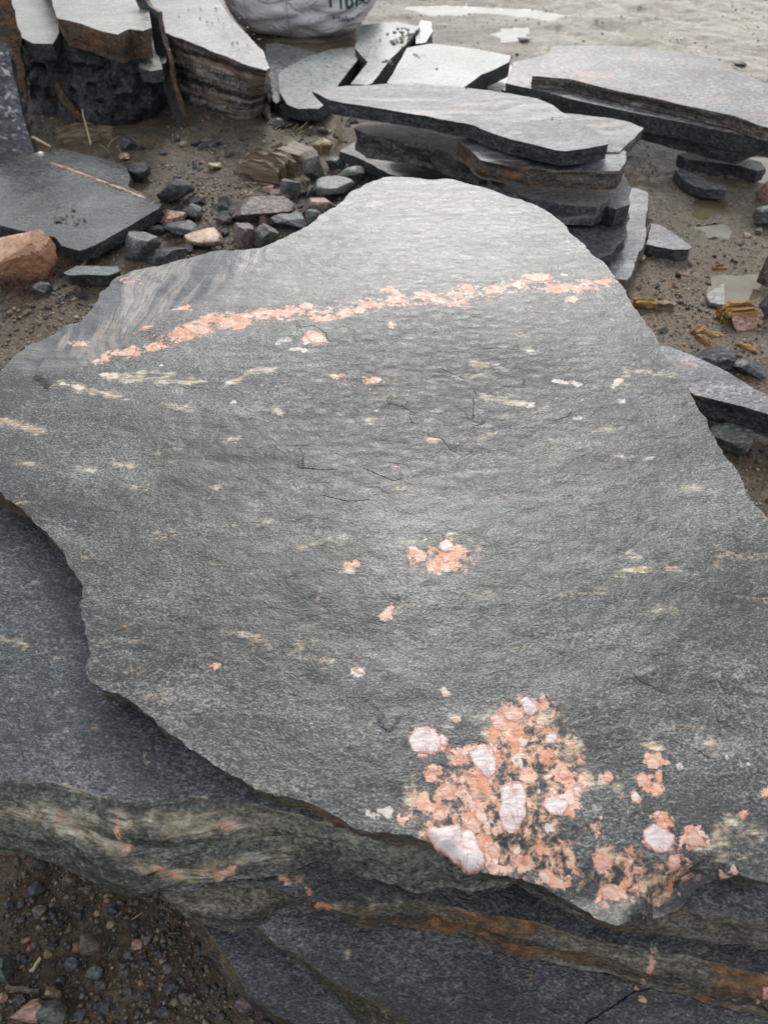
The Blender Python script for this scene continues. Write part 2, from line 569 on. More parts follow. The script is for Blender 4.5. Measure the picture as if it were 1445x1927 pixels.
# ------------------------------------------------------------------ materials
M = {}
M['main'] = stone('grey_gneiss', (.029, .032, .0325), (.168, .173, .168), rot=-.12, streak=1.0, grain=300, rough=.35, tanamt=.7, marks=True, contrast=1.3, bump=.6, level=.36)
M['main_side'] = stone('gneiss_broken_edge', (.022, .025, .024), (.12, .125, .11), rot=.1, streak=.8, grain=200, rough=.5, tanamt=.3, rustamt=.35)
M['under'] = stone('dark_gneiss', (.022, .026, .032), (.16, .17, .185), rot=.5, streak=.7, grain=230, rough=.34, level=.38, tanamt=.5, tan=(.34, .32, .28), marks=True)
M['under_side'] = stone('banded_edge', (.03, .035, .032), (.17, .175, .14), rot=-.12, streak=1.0, grain=190, rough=.42, tanamt=.6, tan=(.36, .27, .15), marks=True, bump=1.4, dip=.1, mnz=.45)
M['lowdark'] = stone('speckled_dark_gneiss', (.022, .026, .032), (.14, .15, .165), rot=.5, streak=.6, grain=230, rough=.32, tanamt=.5, tan=(.34, .3, .24), pinkamt=0.0, level=.4)
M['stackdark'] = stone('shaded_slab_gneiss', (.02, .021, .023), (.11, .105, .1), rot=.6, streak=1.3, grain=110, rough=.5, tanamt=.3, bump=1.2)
M['rust_side'] = stone('rusty_edge', (.03, .03, .028), (.15, .14, .12), rot=0, ruststart=.45, streak=1.0, grain=200, rough=.35, tanamt=.3, rustamt=.95, bump=1.3)
M['lower'] = stone('violet_grey_gneiss', (.034, .036, .04), (.175, .178, .188), rot=.7, streak=1.0, grain=250, rough=.3, tanamt=.3, marks=True, mnz=.7, level=.38)
M['rust_m'] = stone('rusty_side', (.035, .034, .028), (.17, .16, .125), rot=0, streak=1.2, grain=200, rough=.33, tanamt=.3, rustamt=.95, bump=1.3, marks=True, mnz=.7, rustattr=True, dip=.08, ruststart=.44)
M['olive_side'] = stone('olive_edge', (.03, .03, .022), (.15, .14, .09), rot=.3, streak=1.0, grain=200, rough=.4, tanamt=.5, rustamt=.2, bump=1.2)
M['smooth'] = stone('smooth_grey_slate', (.06, .068, .07), (.17, .18, .185), rot=.3, streak=.4, grain=120, rough=.22, tanamt=.05, bump=.25)
M['green'] = stone('honed_green_stone', (.06, .075, .072), (.13, .15, .145), rot=.3, streak=.25, grain=160, rough=.3, tanamt=.0, bump=.1, contrast=.25)
M['dark_side'] = stone('dark_broken_side', (.012, .014, .017), (.07, .075, .085), rot=.2, streak=.6, grain=90, rough=.5, tanamt=.05, bump=2.5)
M['stacktop'] = stone('banded_blue_gneiss', (.04, .046, .054), (.17, .178, .195), rot=.25, streak=1.5, grain=130, rough=.5, tanamt=.4, bands=(1.0, 12, (.26, .26, .26), .6), pinkamt=.35, bump=.7, level=.36)
M['granite'] = stone('pink_flecked_granite', (.06, .063, .07), (.25, .24, .245), rot=-.3, streak=.7, grain=60, rough=.46, tanamt=.5, tan=(.48, .34, .27), pinkamt=.45, bump=1.0)
M['granite_side'] = stone('granite_side', (.04, .038, .034), (.17, .155, .14), rot=0, streak=1.6, grain=70, rough=.45, tanamt=.3, rustamt=.1, pinkamt=.2, bump=2, dip=-.1)
M['pinkstreak'] = stone('pink_streaked_gneiss', (.07, .072, .085), (.27, .27, .3), rot=-.5, streak=1.1, grain=120, rough=.38, tanamt=.3, pinkamt=.75, bump=1)
M['slate'] = stone('wet_dark_slate', (.03, .034, .035), (.11, .116, .118), rot=.2, streak=.5, grain=150, rough=.24, tanamt=.0, bump=.4, marks=True, mnz=.15, grains=False)
M['palestone'] = stone('pale_topped_stone', (.13, .13, .122), (.32, .32, .3), rot=.2, streak=.4, grain=90, rough=.3, tanamt=.3, bump=.6, contrast=.6)
M['striped'] = stone('striped_side', (.045, .047, .052), (.34, .32, .3), rot=0, streak=2.2, grain=90, rough=.5, tanamt=.3, tan=(.42, .27, .15), bands=(2.2, 34, (.5, .37, .26), .65), rustamt=.4, ruststart=.5, bump=2.0, dip=-.5)
M['black'] = stone('black_rock', (.016, .017, .02), (.085, .088, .1), rot=.6, streak=.4, grain=60, rough=.4, tanamt=.0, bump=3.5)
M['fleck'] = stone('white_flecked_black_rock', (.03, .034, .042), (.13, .14, .17), rot=1.3, streak=.8, grain=70, rough=.35, tanamt=1.0, tanthr=.53, tan=(.5, .52, .55), bump=1.5)
M['rustrock'] = stone('rusty_rock', (.04, .028, .02), (.16, .11, .07), rot=1.4, streak=1.2, grain=80, rough=.5, tanamt=.2, rustamt=1.0, bump=3)
M['rock_grey'] = stone('grey_rock', (.05, .055, .055), (.2, .205, .2), rot=.8, streak=.6, grain=100, rough=.4, tanamt=.3, bump=2)
M['rock_dark'] = stone('dark_blue_rock', (.025, .03, .038), (.1, .11, .125), rot=.4, streak=.4, grain=100, rough=.35, tanamt=.05, bump=1.5)
M['rock_brown'] = stone('purple_brown_rock', (.07, .05, .045), (.22, .165, .15), rot=.4, streak=.5, grain=100, rough=.42, tanamt=.2, bump=1.5)
M['rock_pink'] = stone('pink_rock', (.22, .12, .09), (.5, .33, .26), rot=.4, streak=.5, grain=90, rough=.45, tanamt=.3, tan=(.6, .5, .42), bump=1.5)
M['peach'] = stone('peach_banded_rock', (.36, .24, .17), (.68, .52, .4), rot=.4, streak=1.2, grain=90, rough=.42, tanamt=.4, tan=(.75, .68, .6), bump=1.2, contrast=.6)
M['rock_tan'] = stone('tan_rock', (.16, .11, .06), (.4, .31, .19), rot=.4, streak=.5, grain=90, rough=.45, tanamt=.2, bump=1)
M['rock_green'] = stone('green_grey_rock', (.04, .05, .045), (.15, .17, .155), rot=.4, streak=.5, grain=110, rough=.38, tanamt=.1, bump=1.2)
M['orange'] = stone('orange_boulder_lit', (.66, .38, .24), (.85, .62, .46), rot=1.1, streak=1.4, grain=90, rough=.5, tanamt=.3, tan=(.7, .5, .36), bump=2.2, contrast=.6)  # boulder top, its lit look put into the base colour
M['orange_shade'] = stone('orange_boulder_shaded', (.3, .14, .08), (.55, .3, .18), rot=1.1, streak=.6, grain=90, rough=.55, tanamt=.2, bump=2, contrast=.6)  # darker copy of the boulder stone, shade painted on its lower faces


def crystal_mat(name, base, vein, amt):
    t = NT(name)
    n = t.noise(38, 4, .6, 1.0)
    c = t.ramp(n, [(.3, v3(base, .82)), (.5, base), (.7, tuple(min(.85, x * 1.1) for x in base))])
    rk = t.mapr(t.noise(30, 3, .6), .42, .6)
    r1 = t.noise(1.0, 3, .5, .4, vec=t.mapping((16, 85, 30), (0, 0, .35)))
    rid = t.mapr(t.math('ABSOLUTE', t.math('SUBTRACT', r1, .5)), 0, .034, 1, 0)
    r2 = t.noise(1.0, 3, .5, .4, vec=t.mapping((60, 9, 30), (0, 0, .2)))
    rid2 = t.mapr(t.math('ABSOLUTE', t.math('SUBTRACT', r2, .47)), 0, .022, 1, 0)
    c = t.mix(t.math('MULTIPLY', t.math('MULTIPLY', t.math('MAXIMUM', rid, rid2), rk), .85), c, vein)
    p = t.mapr(t.noise(22, 4, .7, .5), .5, .62)
    c = t.mix(t.math('MULTIPLY', p, amt), c, v3(vein, 1.15))
    ed = t.attr('edge')
    e = t.mapr(t.math('ADD', ed, t.math('MULTIPLY', t.math('SUBTRACT', t.noise(120, 3), .5), 1.2)), .0, .5, 1, 0)
    c = t.mix(t.math('MULTIPLY', e, .75), c, v3(vein, 1.1))
    nr = t.bump(t.math('ADD', t.noise(70, 3, .6, .5), t.math('MULTIPLY', r1, .8)), .003)
    return t.done(c, .42, nr, .5)


M['cr_white'] = crystal_mat('white_feldspar', (.56, .5, .49), (.33, .12, .08), .4)
M['cr_pink'] = crystal_mat('pink_feldspar', (.52, .36, .3), (.44, .17, .1), .5)
M['cr_tan'] = crystal_mat('tan_feldspar', (.48, .4, .31), (.4, .24, .14), .4)

# wood
t = NT('split_wood')
w = t.noise(1.0, 5, .6, .4, vec=t.mapping((8, 90, 90)))
c = t.ramp(w, [(.38, (.05, .03, .015)), (.5, (.27, .15, .05)), (.62, (.46, .3, .13))])
M['wood_orange'] = t.done(c, .8, t.bump(w, .004), .3)
t = NT('weathered_wood')
w = t.noise(1.0, 5, .6, .4, vec=t.mapping((8, 90, 90), (0, 0, .5)))
c = t.ramp(w, [(.3, (.05, .036, .025)), (.5, (.17, .125, .085)), (.7, (.32, .26, .19))])
M['wood_grey'] = t.done(c, .6, t.bump(w, .004), .3)
t = NT('dry_stem')
M['stem'] = t.done((.09, .04, .03, 1), .7)
t = NT('straw')
M['straw'] = t.done((.42, .33, .2, 1), .6)

# gravel stones: colour per stone
t = NT('gravel_stone')
c = t.mix(t.math('MULTIPLY', t.noise(150, 3), .6), t.attr('tint', 0), (.02, .018, .016))
M['gravel'] = t.done(c, .38, t.bump(t.noise(260, 3), .0012), .5)

# soil
t = NT('wet_soil')
tone = t.attr('tone')           # 0 = brown earth, 1 = grey mud made paler by painted-in sky sheen
wet = t.attr('wet')
n1 = t.noise(9, 6, .68, .4); n2 = t.noise(80, 5, .75); n3 = t.noise(330, 3, .7); n4 = t.noise(2.2, 5, .6, .6)
f = t.math('ADD', t.math('ADD', t.math('MULTIPLY', n2, .6), t.math('MULTIPLY', n1, .3)), t.math('MULTIPLY', t.noise(200, 3, .7), .1))
f = t.math('ADD', t.math('MULTIPLY', t.math('SUBTRACT', f, .5), 1.35), .5)
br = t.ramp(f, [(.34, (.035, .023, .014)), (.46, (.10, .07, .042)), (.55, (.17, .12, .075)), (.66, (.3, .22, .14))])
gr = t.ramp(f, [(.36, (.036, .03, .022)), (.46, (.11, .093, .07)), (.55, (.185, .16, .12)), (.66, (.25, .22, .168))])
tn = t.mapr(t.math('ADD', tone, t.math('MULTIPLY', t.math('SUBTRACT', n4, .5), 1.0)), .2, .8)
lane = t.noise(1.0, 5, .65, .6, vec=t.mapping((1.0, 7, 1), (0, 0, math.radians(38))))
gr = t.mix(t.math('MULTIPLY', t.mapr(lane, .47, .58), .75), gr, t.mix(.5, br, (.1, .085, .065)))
gr = t.mix(t.math('MULTIPLY', t.mapr(tone, .75, 1.1), .6), gr, t.mix(t.mapr(lane, .45, .6), (.36, .32, .25), (.16, .13, .095)))  # lightens the far mud: sky reflection on the wet ground put into colour
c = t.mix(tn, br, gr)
sp = t.mapr(n3, .62, .7)
c = t.mix(t.math('MULTIPLY', sp, .45), c, (.34, .26, .18))
dk = t.mapr(n3, .36, .28)
c = t.mix(t.math('MULTIPLY', dk, .5), c, (.02, .018, .016))
pk = t.attr('chips')
pm = t.math('MULTIPLY', t.mapr(t.noise(120, 3, .6), .54, .6), pk)
c = t.mix(t.math('MULTIPLY', pm, .7), c, (.45, .25, .17))
rg = t.mapr(t.math('ADD', wet, t.math('MULTIPLY', t.math('SUBTRACT', n1, .5), 1.3)), .2, .8, .62, .2)
h = t.math('ADD', t.math('MULTIPLY', n2, 1.0), t.math('MULTIPLY', n3, .45))
bs = t.mapr(wet, 0, 1, 1.0, .45)
M['soil'] = t.done(c, rg, t.bump(h, .02, bs), .5)

t = NT('murky_water')
c = t.ramp(t.noise(7, 4, .6), [(.35, (.075, .058, .03)), (.65, (.14, .115, .07))])
M['water'] = t.done(c, .04, t.bump(t.noise(9, 2), .002, .3), .5)
t = NT('milky_water')
c = t.ramp(t.noise(7, 4, .6), [(.35, (.2, .19, .16)), (.65, (.28, .265, .23))])
M['water_pale'] = t.done(c, .06, t.bump(t.noise(9, 2), .002, .3), .5)

# woven sack
t = NT('woven_white_sack')
wv = t.n('ShaderNodeTexWave', {'wave_type': 'BANDS', 'bands_direction': 'X'}, Vector=t.co, Scale=60.0).outputs[1]
wz = t.n('ShaderNodeTexWave', {'wave_type': 'BANDS', 'bands_direction': 'Z'}, Vector=t.co, Scale=60.0).outputs[1]
c = t.ramp(t.noise(5, 5, .6), [(.3, (.66, .66, .7)), (.55, (.76, .76, .81)), (.7, (.8, .8, .85))])
cr = t.noise(1.0, 4, .55, 1.2, vec=t.mapping((3.5, 3.5, 9), (0, .35, 0)))
cr = t.math('POWER', t.math('SUBTRACT', 1.0, t.math('ABSOLUTE', t.math('SUBTRACT', t.math('MULTIPLY', cr, 2.0), 1.0))), 6.0)
M['sack'] = t.done(t.mix(t.mapr(t.noise(3, 5, .7), .55, .7, 0, .35), c, (.4, .36, .3)), .6, t.bump(t.math('ADD', wv, wz), .001, .4, normal=t.bump(cr, .011)), .3)
t = NT('green_print')
M['print'] = t.done((.02, .06, .045, 1), .6)
t = NT('seam_thread')
M['seam'] = t.done((.42, .42, .46, 1), .6)

# ------------------------------------------------------------------ ground
WATER = [   # name, outline px, water level, colour
    ('puddle_shard', [(1298, 372), (1325, 368), (1355, 374), (1364, 390), (1350, 402), (1325, 408), (1305, 400), (1296, 386)], 'water'),
    ('puddle_rust', [(1330, 545), (1345, 522), (1380, 512), (1420, 516), (1434, 532), (1425, 552), (1390, 570), (1355, 576), (1335, 570)], 'water'),
    ('puddle_slab', [(1265, 300), (1300, 305), (1345, 318), (1400, 330), (1450, 340), (1500, 345), (1500, 300), (1400, 285), (1300, 285)], 'water'),
    ('puddle_pale', [(1322, 424), (1350, 420), (1385, 430), (1375, 444), (1340, 440)], 'water_pale'),
    ('puddle_far', [(925, 62), (945, 50), (990, 48), (1000, 58), (985, 72), (950, 76)], 'water_pale'),
    ('puddle_sack', [(455, 62), (500, 72), (600, 78), (660, 66), (665, 84), (600, 98), (500, 92), (450, 80)], 'water'),
    ('puddle_lane', [(760, 10), (860, 6), (1000, 14), (1080, 26), (1040, 34), (930, 26), (800, 24)], 'water_pale'),
]
PUD = []
for nm, pl, mt in WATER:
    PUD.append((nm, [(P(x, y).x, P(x, y).y) for x, y in pl], mt))
WL = -.012


def ground_h(X, Y):
    X = np.asarray(X, float); Y = np.asarray(Y, float)
    D = np.hypot(X, Y)
    far = sstep(D, 1.2, 4.5)
    h = .010 * fbm(X * 2.2, Y * 2.2, 4, 3) * (1 + 1.2 * far)
    h += .008 * fbm(X * 9, Y * 9, 4, 5) * (1 + .9 * far) + .003 * fbm(X * 38, Y * 38, 3, 9)
    # tyre ruts run along the lane at the upper right
    a = math.radians(-38)
    lx = X * math.cos(a) + Y * math.sin(a); ly = -X * math.sin(a) + Y * math.cos(a)
    lane = sstep(ly + .15 * fbm(lx * .8, ly * .8, 2, 21), 4.7, 5.2)
    h += lane * (.045 * fbm(lx * .5, ly * 5, 4, 31) + .022 * fbm(lx * 2, ly * 16, 4, 35)) + lane * .01
    h += sstep(Y, 1.5, 3.) * .010 * np.abs(fbm(X * 16, Y * 16, 4, 37, .65))
    # clods at the middle right
    clod = np.exp(-(((X - 1.05) / .5) ** 2 + ((Y - 2.35) / .6) ** 2))
    h += clod * .014 * np.abs(fbm(X * 20, Y * 20, 3, 41))
    for nm, pl, mt in PUD:
        pa = np.array(pl); c = pa.mean(0); R = np.abs(pa - c).max() + .5
        m = (np.abs(X - c[0]) < R) & (np.abs(Y - c[1]) < R)
        if not m.any(): continue
        xs = X[m]; ys = Y[m]
        s = poly_sdf(xs, ys, pl) + .035 * fbm(xs * 14, ys * 14, 3, 51)
        hh = h[m]
        near = sstep(s, -.22, -.02)
        hh = hh * (1 - near) + near * (WL + .006 + .35 * hh)
        hh = hh - sstep(s, -.03, .06) * .03
        h[m] = hh
    return h


def axis(lo, hi, step, out, growth=1.25):
    a = list(np.arange(lo, hi, step))
    s = step; p = a[-1]
    right = []
    while p < out:
        s *= growth; p += s; right.append(p)
    s = step; p = lo; left = []
    while p > -out:
        s *= growth; p -= s; left.append(p)
    return np.array(left[::-1] + a + right)


gxs = axis(-3.0, 4.4, .0155, 90); gys = axis(-.15, 7.6, .0155, 120)
GX, GY = np.meshgrid(gxs, gys)
GZ = ground_h(GX.ravel(), GY.ravel())
nxg, nyg = len(gxs), len(gys)
me = bpy.data.meshes.new('ground')
me.vertices.add(nxg * nyg)
me.vertices.foreach_set('co', np.stack([GX.ravel(), GY.ravel(), GZ], 1).astype(np.float32).ravel())
ii = (np.arange(nyg - 1)[:, None] * nxg + np.arange(nxg - 1)[None]).ravel()
quad = np.stack([ii, ii + 1, ii + nxg + 1, ii + nxg], 1).astype(np.int32)
me.loops.add(quad.size); me.loops.foreach_set('vertex_index', quad.ravel())
me.polygons.add(len(quad)); me.polygons.foreach_set('loop_start', np.arange(0, quad.size, 4, dtype=np.int32))
me.polygons.foreach_set('use_smooth', np.ones(len(quad), dtype=bool))
me.update(calc_edges=True)
gx_, gy_ = GX.ravel(), GY.ravel()
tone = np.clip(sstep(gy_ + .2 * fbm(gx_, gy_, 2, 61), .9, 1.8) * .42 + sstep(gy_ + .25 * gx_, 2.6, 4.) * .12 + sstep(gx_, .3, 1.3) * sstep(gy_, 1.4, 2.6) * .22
               + sstep(gy_ + .5 * gx_, 4.6, 5.6) * .6, 0, 1.2)  # rises with distance: grey mud plus the painted sky sheen
wet = np.clip(.25 + .35 * sstep(gx_, .4, 1.6) * sstep(gy_, 1.5, 2.4) + .35 * sstep(gy_, 3.8, 5.0) + .3 * fbm(gx_ * 1.7, gy_ * 1.7, 3, 71), 0, 1)
wet *= sstep(gy_, .3, 1.2) * .8 + .2
chips = np.exp(-(((gx_ - 1.15) / .45) ** 2 + ((gy_ - 2.35) / .55) ** 2))
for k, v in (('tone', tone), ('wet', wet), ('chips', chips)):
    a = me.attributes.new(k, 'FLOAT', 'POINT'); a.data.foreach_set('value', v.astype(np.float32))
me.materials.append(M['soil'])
ground = bpy.data.objects.new('ground', me); COL.objects.link(ground)
tag(ground, 'wet brown and grey quarry mud with ruts and gravel', kind='structure')

for nm, pl, mt in PUD:
    c = np.mean(pl, 0)
    vs = [(c[0] + (x - c[0]) * 1.25 + np.sign(x - c[0]) * .04, c[1] + (y - c[1]) * 1.25 + np.sign(y - c[1]) * .04, WL) for x, y in pl]
    vs = vs[::-1] if sum(vs[i][0] * vs[(i + 1) % len(vs)][1] - vs[(i + 1) % len(vs)][0] * vs[i][1] for i in range(len(vs))) < 0 else vs
    o = link_mesh('puddle', vs, [list(range(len(vs)))], [M[mt]])
    tag(o, 'shallow puddle of rain water lying in the mud', kind='structure')


def gz(x, y): return float(ground_h(np.array([x]), np.array([y]))[0])


# ------------------------------------------------------------------ the big stack in front
MAIN_T = .07
main_px = [(-60, 722), (0, 676), (50, 632), (108, 606), (118, 600), (150, 595), (165, 575), (185, 540), (215, 515), (250, 500), (300, 490), (345, 478),
           (400, 468), (440, 470), (490, 466), (530, 450), (560, 435), (600, 405), (650, 370), (690, 345), (720, 335), (760, 333), (840, 335), (880, 345),
           (930, 360), (980, 375), (1030, 398), (1060, 420), (1080, 445), (1110, 475), (1140, 500), (1155, 520), (1180, 560), (1210, 600), (1235, 640),
           (1250, 670), (1280, 710), (1300, 745), (1330, 790), (1345, 825), (1375, 870), (1400, 910), (1420, 950), (1445, 985), (1490, 1040), (1560, 1130),
           (1620, 1300), (1640, 1480), (1600, 1640), (1445, 1662), (1393, 1646), (1360, 1640), (1330, 1652), (1300, 1690), (1245, 1711), (1200, 1725),
           (1165, 1737, 1168, 1746), (1130, 1725, 1125, 1737), (1095, 1700, 1085, 1715), (1065, 1680, 1040, 1695), (1030, 1660, 1000, 1672), (985, 1646, 965, 1652), (930, 1643),
           (900, 1638), (870, 1620), (850, 1600), (825, 1588), (800, 1582), (780, 1575), (740, 1570), (700, 1568), (660, 1555), (640, 1540), (600, 1520),
           (560, 1505), (520, 1500), (480, 1485), (455, 1465), (420, 1450), (385, 1425), (350, 1405), (330, 1385), (300, 1365), (280, 1345), (250, 1320),
           (225, 1305), (195, 1298), (172, 1285), (163, 1265), (165, 1245), (172, 1230), (165, 1200), (155, 1165), (150, 1135), (158, 1128), (155, 1100),
           (140, 1075), (125, 1050), (120, 1035), (95, 1010), (60, 975), (30, 950), (0, 925), (-60, 885), (-130, 830), (-120, 770)]


def Z5(x, y): return (680 + x * .332, 1270 + y * .332)
def Z3(x, y): return (925 + x * .36, 1250 + y * .36)


pink = [('e', *e) for e in [
    (175, 678, 15, 8), (200, 668, 14, 9), (225, 663, 20, 8), (245, 658, 16, 8), (290, 652, 16, 9), (325, 635, 12, 8), (345, 628, 22, 10), (375, 615, 28, 12),
    (400, 600, 20, 8), (440, 610, 33, 10), (462, 600, 22, 8), (350, 579, 26, 5), (490, 592, 18, 8), (530, 590, 26, 9), (555, 583, 22, 7), (575, 578, 16, 6), (610, 595, 30, 9),
    (650, 590, 15, 7), (592, 637, 20, 14), (700, 573, 22, 5), (735, 565, 30, 4), (730, 546, 12, 6), (745, 553, 8, 6), (800, 555, 16, 7), (820, 565, 20, 5),
    (860, 572, 18, 4), (880, 543, 14, 7), (930, 545, 12, 8), (860, 553, 20, 4), (1010, 525, 28, 9), (1040, 545, 25, 7), (1075, 542, 38, 8), (1100, 532, 22, 7), (1075, 563, 12, 7),
    (1130, 531, 30, 4), (740, 610, 9, 6), (705, 717, 14, 6), (648, 718, 5, 5), (738, 879, 9, 6), (240, 520, 16, 4), (144, 636, 14, 6), (270, 618, 14, 4),
    (785, 1045, 12, 14), (830, 1062, 34, 16), (850, 1040, 22, 18), (812, 1030, 14, 9), (640, 1082, 6, 5), (664, 1064, 8, 6), (727, 1162, 12, 9), (737, 1148, 6, 8),
    (403, 1255, 8, 8), (880, 960, 5, 3)]]
pink += [('e', *Z5(a, b), c * .332, d * .332) for a, b, c, d in [
    (850, 280, 90, 100), (690, 620, 80, 100), (600, 440, 90, 50), (720, 480, 80, 100), (390, 540, 50, 60), (480, 650, 50, 50), (450, 780, 55, 60), (240, 800, 40, 55), (650, 790, 80, 70), (690, 900, 80, 80),
    (600, 1000, 120, 90), (800, 1060, 90, 60), (900, 1040, 60, 40), (1050, 350, 60, 45), (1150, 560, 55, 50), (1130, 750, 120, 55), (1210, 660, 60, 60), (900, 350, 55, 45), (990, 700, 55, 40), (1060, 1120, 60, 32),
    (980, 1090, 30, 30), (1330, 890, 26, 24), (1360, 1060, 45, 40), (1400, 1210, 55, 40), (1330, 1340, 25, 25), (1200, 1060, 25, 38), (1010, 950, 35, 35), (1180, 1150, 40, 25), (370, 380, 100, 75),
    (980, 180, 60, 50), (1385, 585, 35, 30), (340, 700, 40, 60), (320, 900, 50, 30), (880, 430, 25, 30), (950, 580, 50, 35), (1050, 450, 40, 40), (760, 320, 50, 40), (1320, 810, 30, 25)]]
pink += [('e', *Z3(a, b), c * .36, d * .36) for a, b, c, d in [
    (875, 905, 75, 70), (1055, 900, 55, 45), (1060, 950, 60, 25), (960, 1020, 32, 48), (900, 800, 36, 22), (610, 585, 25, 35), (835, 510, 45, 28), (790, 600, 38, 42), (860, 585, 28, 25),
    (755, 695, 30, 30), (715, 955, 35, 18), (580, 1030, 40, 36), (630, 1175, 62, 38), (820, 1110, 36, 22), (880, 1195, 36, 22), (915, 518, 18, 14), (545, 880, 22, 22), (670, 705, 14, 12),
    (740, 1160, 18, 12), (1325, 790, 12, 10), (990, 1125, 12, 14), (850, 655, 16, 16), (540, 795, 20, 20), (1270, 1060, 25, 20), (1430, 660, 20, 16)]]
speck = [('p', [Z5(*q) for q in [(640, 345), (760, 330), (790, 180), (900, 110), (1040, 120), (1180, 260), (1230, 430), (1270, 560), (1285, 700), (1240, 810), (1130, 850), (1180, 930),
                                 (1280, 1080), (1280, 1180), (1100, 1170), (840, 1150), (640, 1110), (400, 960), (240, 850), (230, 760), (320, 640), (350, 520), (520, 440)]]),
         ('p', [Z3(*q) for q in [(540, 960), (650, 940), (780, 960), (900, 1010), (1100, 980), (1110, 1060), (960, 1180), (860, 1240), (640, 1230), (520, 1170), (500, 1060)]]),
         ('p', [(770, 1060), (780, 1030), (815, 1012), (865, 1018), (895, 1045), (872, 1078), (820, 1084)]),
         ('l', [(165, 682), (240, 662), (320, 640), (400, 605), (500, 592), (620, 590), (720, 570), (830, 560), (930, 548), (1020, 532), (1090, 545), (1160, 532)], 13)]
tanm = [('l', [(178, 703), (230, 708), (290, 714), (345, 718), (385, 719)], 7), ('l', [(250, 702), (290, 700), (340, 709)], 4), ('l', [(100, 715), (150, 728), (180, 738), (240, 752)], 5),
        ('l', [(-20, 785), (40, 800), (90, 812)], 6), ('l', [(425, 725), (470, 702), (530, 692)], 6), ('l', [(400, 1188), (470, 1195), (520, 1220), (570, 1235), (625, 1245)], 3),
        ('e', 230, 872, 16, 6), ('l', [(1165, 716), (1180, 698), (1220, 702), (1275, 708)], 4), ('l', [(890, 745), (960, 755), (1000, 762)], 6), ('l', [(880, 682), (920, 685), (950, 694)], 5),
        ('l', [(1150, 858), (1225, 860)], 3), ('l', [(880, 1012), (900, 1030), (900, 1048)], 6), ('l', [(780, 1020), (830, 1006), (880, 1012)], 3), ('e', 655, 1072, 10, 6), ('e', 700, 790, 14, 6),
        ('l', [(270, 762), (330, 765), (370, 775)], 3), ('e', 810, 830, 14, 5), ('l', [(1010, 835), (1045, 830)], 3), ('e', 1140, 810, 14, 4), ('l', [(660, 1010), (620, 1022)], 3),
        ('e', 1000, 662, 12, 5), ('l', [(560, 1030), (620, 1020), (660, 1030)], 3), ('l', [(1110, 1040), (1230, 1045)], 2), ('e', 1300, 920, 14, 4), ('e', 1240, 1150, 16, 5), ('e', 590, 1212, 12, 4),
        ('l', [(1350, 1545), (1400, 1560), (1430, 1580)], 12), ('l', [(1290, 1590), (1350, 1600), (1400, 1620)], 6), ('l', [(100, 1290), (120, 1300)], 4), ('e', 170, 885, 10, 3),
        ('l', [(30, 870), (70, 876)], 3), ('e', 430, 826, 14, 3), ('e', 290, 852, 8, 3), ('e', 250, 918, 12, 3), ('e', 410, 915, 12, 4), ('e', 520, 775, 14, 5), ('e', 1045, 905, 12, 4), ('e', 900, 705, 22, 3),
        ('l', [(1150, 1090), (1180, 1075), (1280, 1070)], 2)]
tanm += [('e', *Z5(a, b), c * .332, d * .332) for a, b, c, d in [(530, 255, 40, 30), (1020, 250, 50, 45), (700, 235, 40, 30), (480, 300, 35, 25), (1180, 400, 50, 60), (300, 690, 60, 60), (1270, 600, 40, 40),
                                                                 (740, 330, 60, 60), (300, 850, 60, 40), (1310, 760, 30, 30), (1380, 620, 50, 35)]]
tanm += [('e', *Z3(a, b), c * .36, d * .36) for a, b, c, d in [(840, 430, 40, 30), (615, 640, 55, 22), (1250, 850, 70, 30), (1350, 900, 60, 25), (870, 1130, 60, 60), (600, 980, 50, 20), (1200, 930, 40, 20), (1160, 420, 20, 24)]]
whitem = [('e', *e) for e in [(628, 710, 7, 5), (697, 733, 5, 4), (1168, 755, 8, 4), (303, 686, 4, 3), (538, 640, 12, 5), (522, 648, 5, 3), (838, 1306, 8, 7), (675, 1260, 12, 8), (578, 1486, 6, 4), (595, 1524, 6, 4),
                              (975, 538, 8, 5), (880, 558, 6, 4), (1078, 566, 8, 6), (1062, 582, 5, 3), (1058, 518, 8, 4), (707, 769, 7, 2), (1083, 788, 8, 3), (440, 758, 6, 3), (1000, 762, 8, 6)]]
whitem += [('l', [(1032, 716), (1065, 718), (1100, 726)], 4), ('e', 1060, 718, 14, 5), ('l', [(545, 658), (580, 659)], 4), ('l', [(182, 703), (225, 707)], 4), ('l', [(110, 719), (165, 731)], 3), ('l', [(1150, 735), (1168, 712)], 4)]
whitem += [('e', *Z5(a, b), c * .332, d * .332) for a, b, c, d in [(740, 980, 40, 45), (1000, 650, 28, 25), (545, 770, 20, 32), (1060, 860, 40, 25), (720, 820, 35, 28), (480, 105, 26, 22), (460, 660, 20, 16), (870, 480, 18, 22), (780, 700, 10, 10),
                                                                   (1170, 700, 26, 16), (1080, 1060, 16, 10), (930, 380, 26, 14), (140, 780, 50, 30), (60, 800, 40, 30)]]
whitem += [('e', *Z3(a, b), c * .36, d * .36) for a, b, c, d in [(930, 1060, 8, 10), (970, 525, 16, 14), (1240, 490, 14, 10), (1345, 510, 16, 12), (600, 600, 14, 14), (795, 600, 20, 20), (1290, 560, 8, 18), (250, 170, 10, 10)]]
hairm = [('l', [(185, 1095), (230, 1170), (275, 1240), (340, 1272), (400, 1300), (450, 1322)], 1.6), ('l', [(430, 1280), (455, 1350), (485, 1385), (530, 1430), (575, 1480)], 1.6)]
